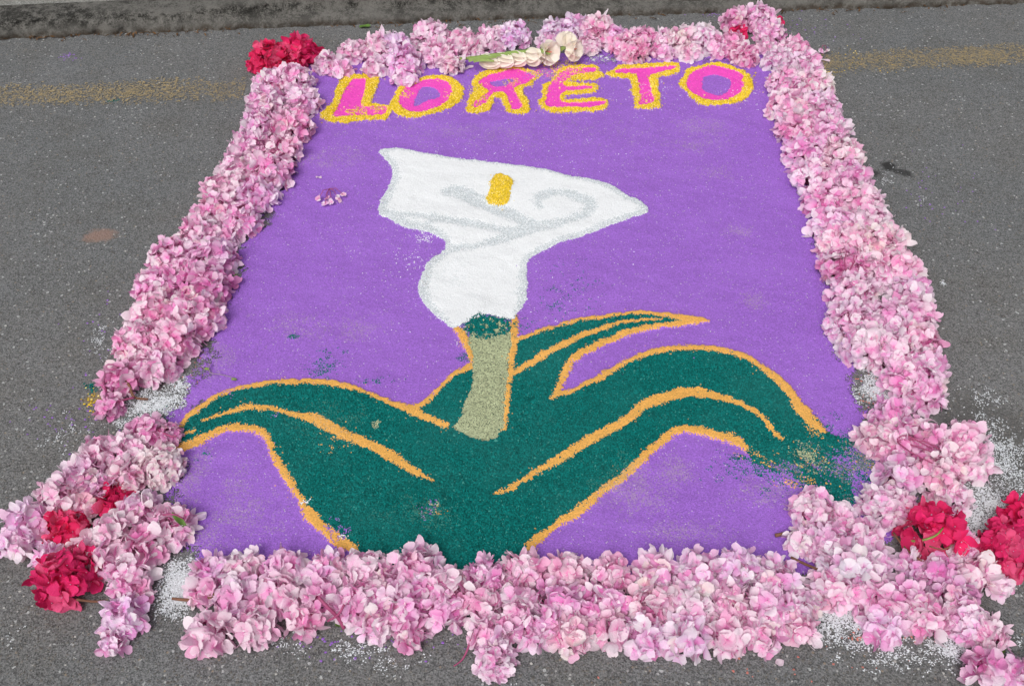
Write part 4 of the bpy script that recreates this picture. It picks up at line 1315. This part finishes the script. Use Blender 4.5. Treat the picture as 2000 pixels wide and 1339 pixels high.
# ------------------------------------------------------------------ gladiolus spike lying across the kerb-side border
g0 = at(1010, 112, .03)
root = empty("gladiolus_spike", at(1010, 118))
tag(root, "cream gladiolus spike with green stem lying above the letter R", "gladiolus")
rl = root.location
spine = [(898, 116, .034), (930, 112, .042), (970, 106, .048), (1020, 100, .052), (1070, 96, .052), (1110, 92, .050), (1128, 90, .048)]
sp = [at(*p) - rl for p in spine]
sps = [Vector(p) for p in smooth_line([tuple(p) for p in sp], False, 4)]
MB().tube(sps, [.0050 - .0028 * i / len(sps) for i in range(len(sps))], 8).build("stem", MAT['stem_green'], root)
GB = plain("green_bract", (.30, .42, .12), .5, .25, 60, transl=.2)
for (x0, y0, x1, y1, w) in ((915, 115, 970, 110, .007), (935, 112, 1000, 104, .008), (960, 108, 1035, 99, .008), (1000, 103, 1070, 96, .007), (1030, 100, 1075, 104, .006), (925, 116, 965, 118, .007), (1095, 95, 1118, 86, .006)):
    a, b = at(x0, y0, .050) - rl, at(x1, y1, .056) - rl
    d = (b - a)
    sdv = Vector((-d.y, d.x, 0)).normalized()
    rows = []
    for u in np.linspace(0, 1, 7):
        ww = w * math.sin(math.pi * (u * .9 + .06)) ** .7
        rows.append([a + d * u + sdv * ww * v + Vector((0, 0, .006 * math.sin(math.pi * u) - .010 * v * v * (1 - u * .5))) for v in (-1, -.5, 0, .5, 1)])
    MB().grid(rows).build("bract", GB, root)


def glad_flower(name, base, direction, L, spread, seed, wf=1.0):
    rg = random.Random(seed)
    q = direction.normalized().to_track_quat('Z', 'Y').to_matrix()
    mb = MB()
    for k in range(6):
        a = k * math.pi / 3 + rg.gauss(0, .08)
        out = spread * (1.0 if k % 2 else .85)
        rows = []
        for u in np.linspace(0, 1, 9):
            r = .14 * (1 - u) + (out * u ** 1.7)
            hgt = u * (1 - .25 * spread * u)
            ww = (.12 + .56 * math.sin(math.pi * min(1, (u * .80 + .12))) ** .9) * (1 - .86 * max(0, (u - .8) / .2) ** 2)
            ww *= wf
            row = []
            for v in (-1, -.5, 0, .5, 1):
                t = v * ww
                x = r + .02 * math.sin(6 * u + k) + .10 * t * t
                y = t + .015 * math.sin(8 * u + k * 2)
                z = hgt + .05 * math.sin(5 * v + k) * u * u
                row.append(base + q @ (Vector((x * math.cos(a) - y * math.sin(a), x * math.sin(a) + y * math.cos(a), z)) * L))
            rows.append(row)
        mb.grid(rows)
    o = mb.build(name, MAT['cream'], root)
    th = MB()
    th.tube([base + q @ Vector((0, 0, .22 * L)), base + q @ Vector((.02 * L, 0, .46 * L)), base + q @ Vector((.06 * L, .02 * L, .66 * L))], [.05 * L, .07 * L, .03 * L], 6)
    t = th.build("throat", MAT['throat'], o)
    return o


for i, (x, y, z, dx, dy, dz, L, sprd) in enumerate((
        (938, 117, .034, .98, -.34, -.02, .066, .07), (966, 115, .036, .97, -.36, .0, .064, .09), (992, 112, .036, .95, -.40, .04, .064, .12), (1026, 109, .038, .92, -.46, .10, .060, .24),
        (1062, 101, .046, .62, -.74, .30, .052, .62), (1108, 97, .050, .85, -.52, .28, .048, .56), (1106, 90, .052, -.05, .35, .90, .045, .30))):
    glad_flower("flower" if sprd > .28 else "bud", at(x, y, z) - rl, Vector((dx, dy, dz)), L, sprd, 100 + i, 1.0 if sprd > .28 else .42 + sprd)
print("objects", len(SC.objects))
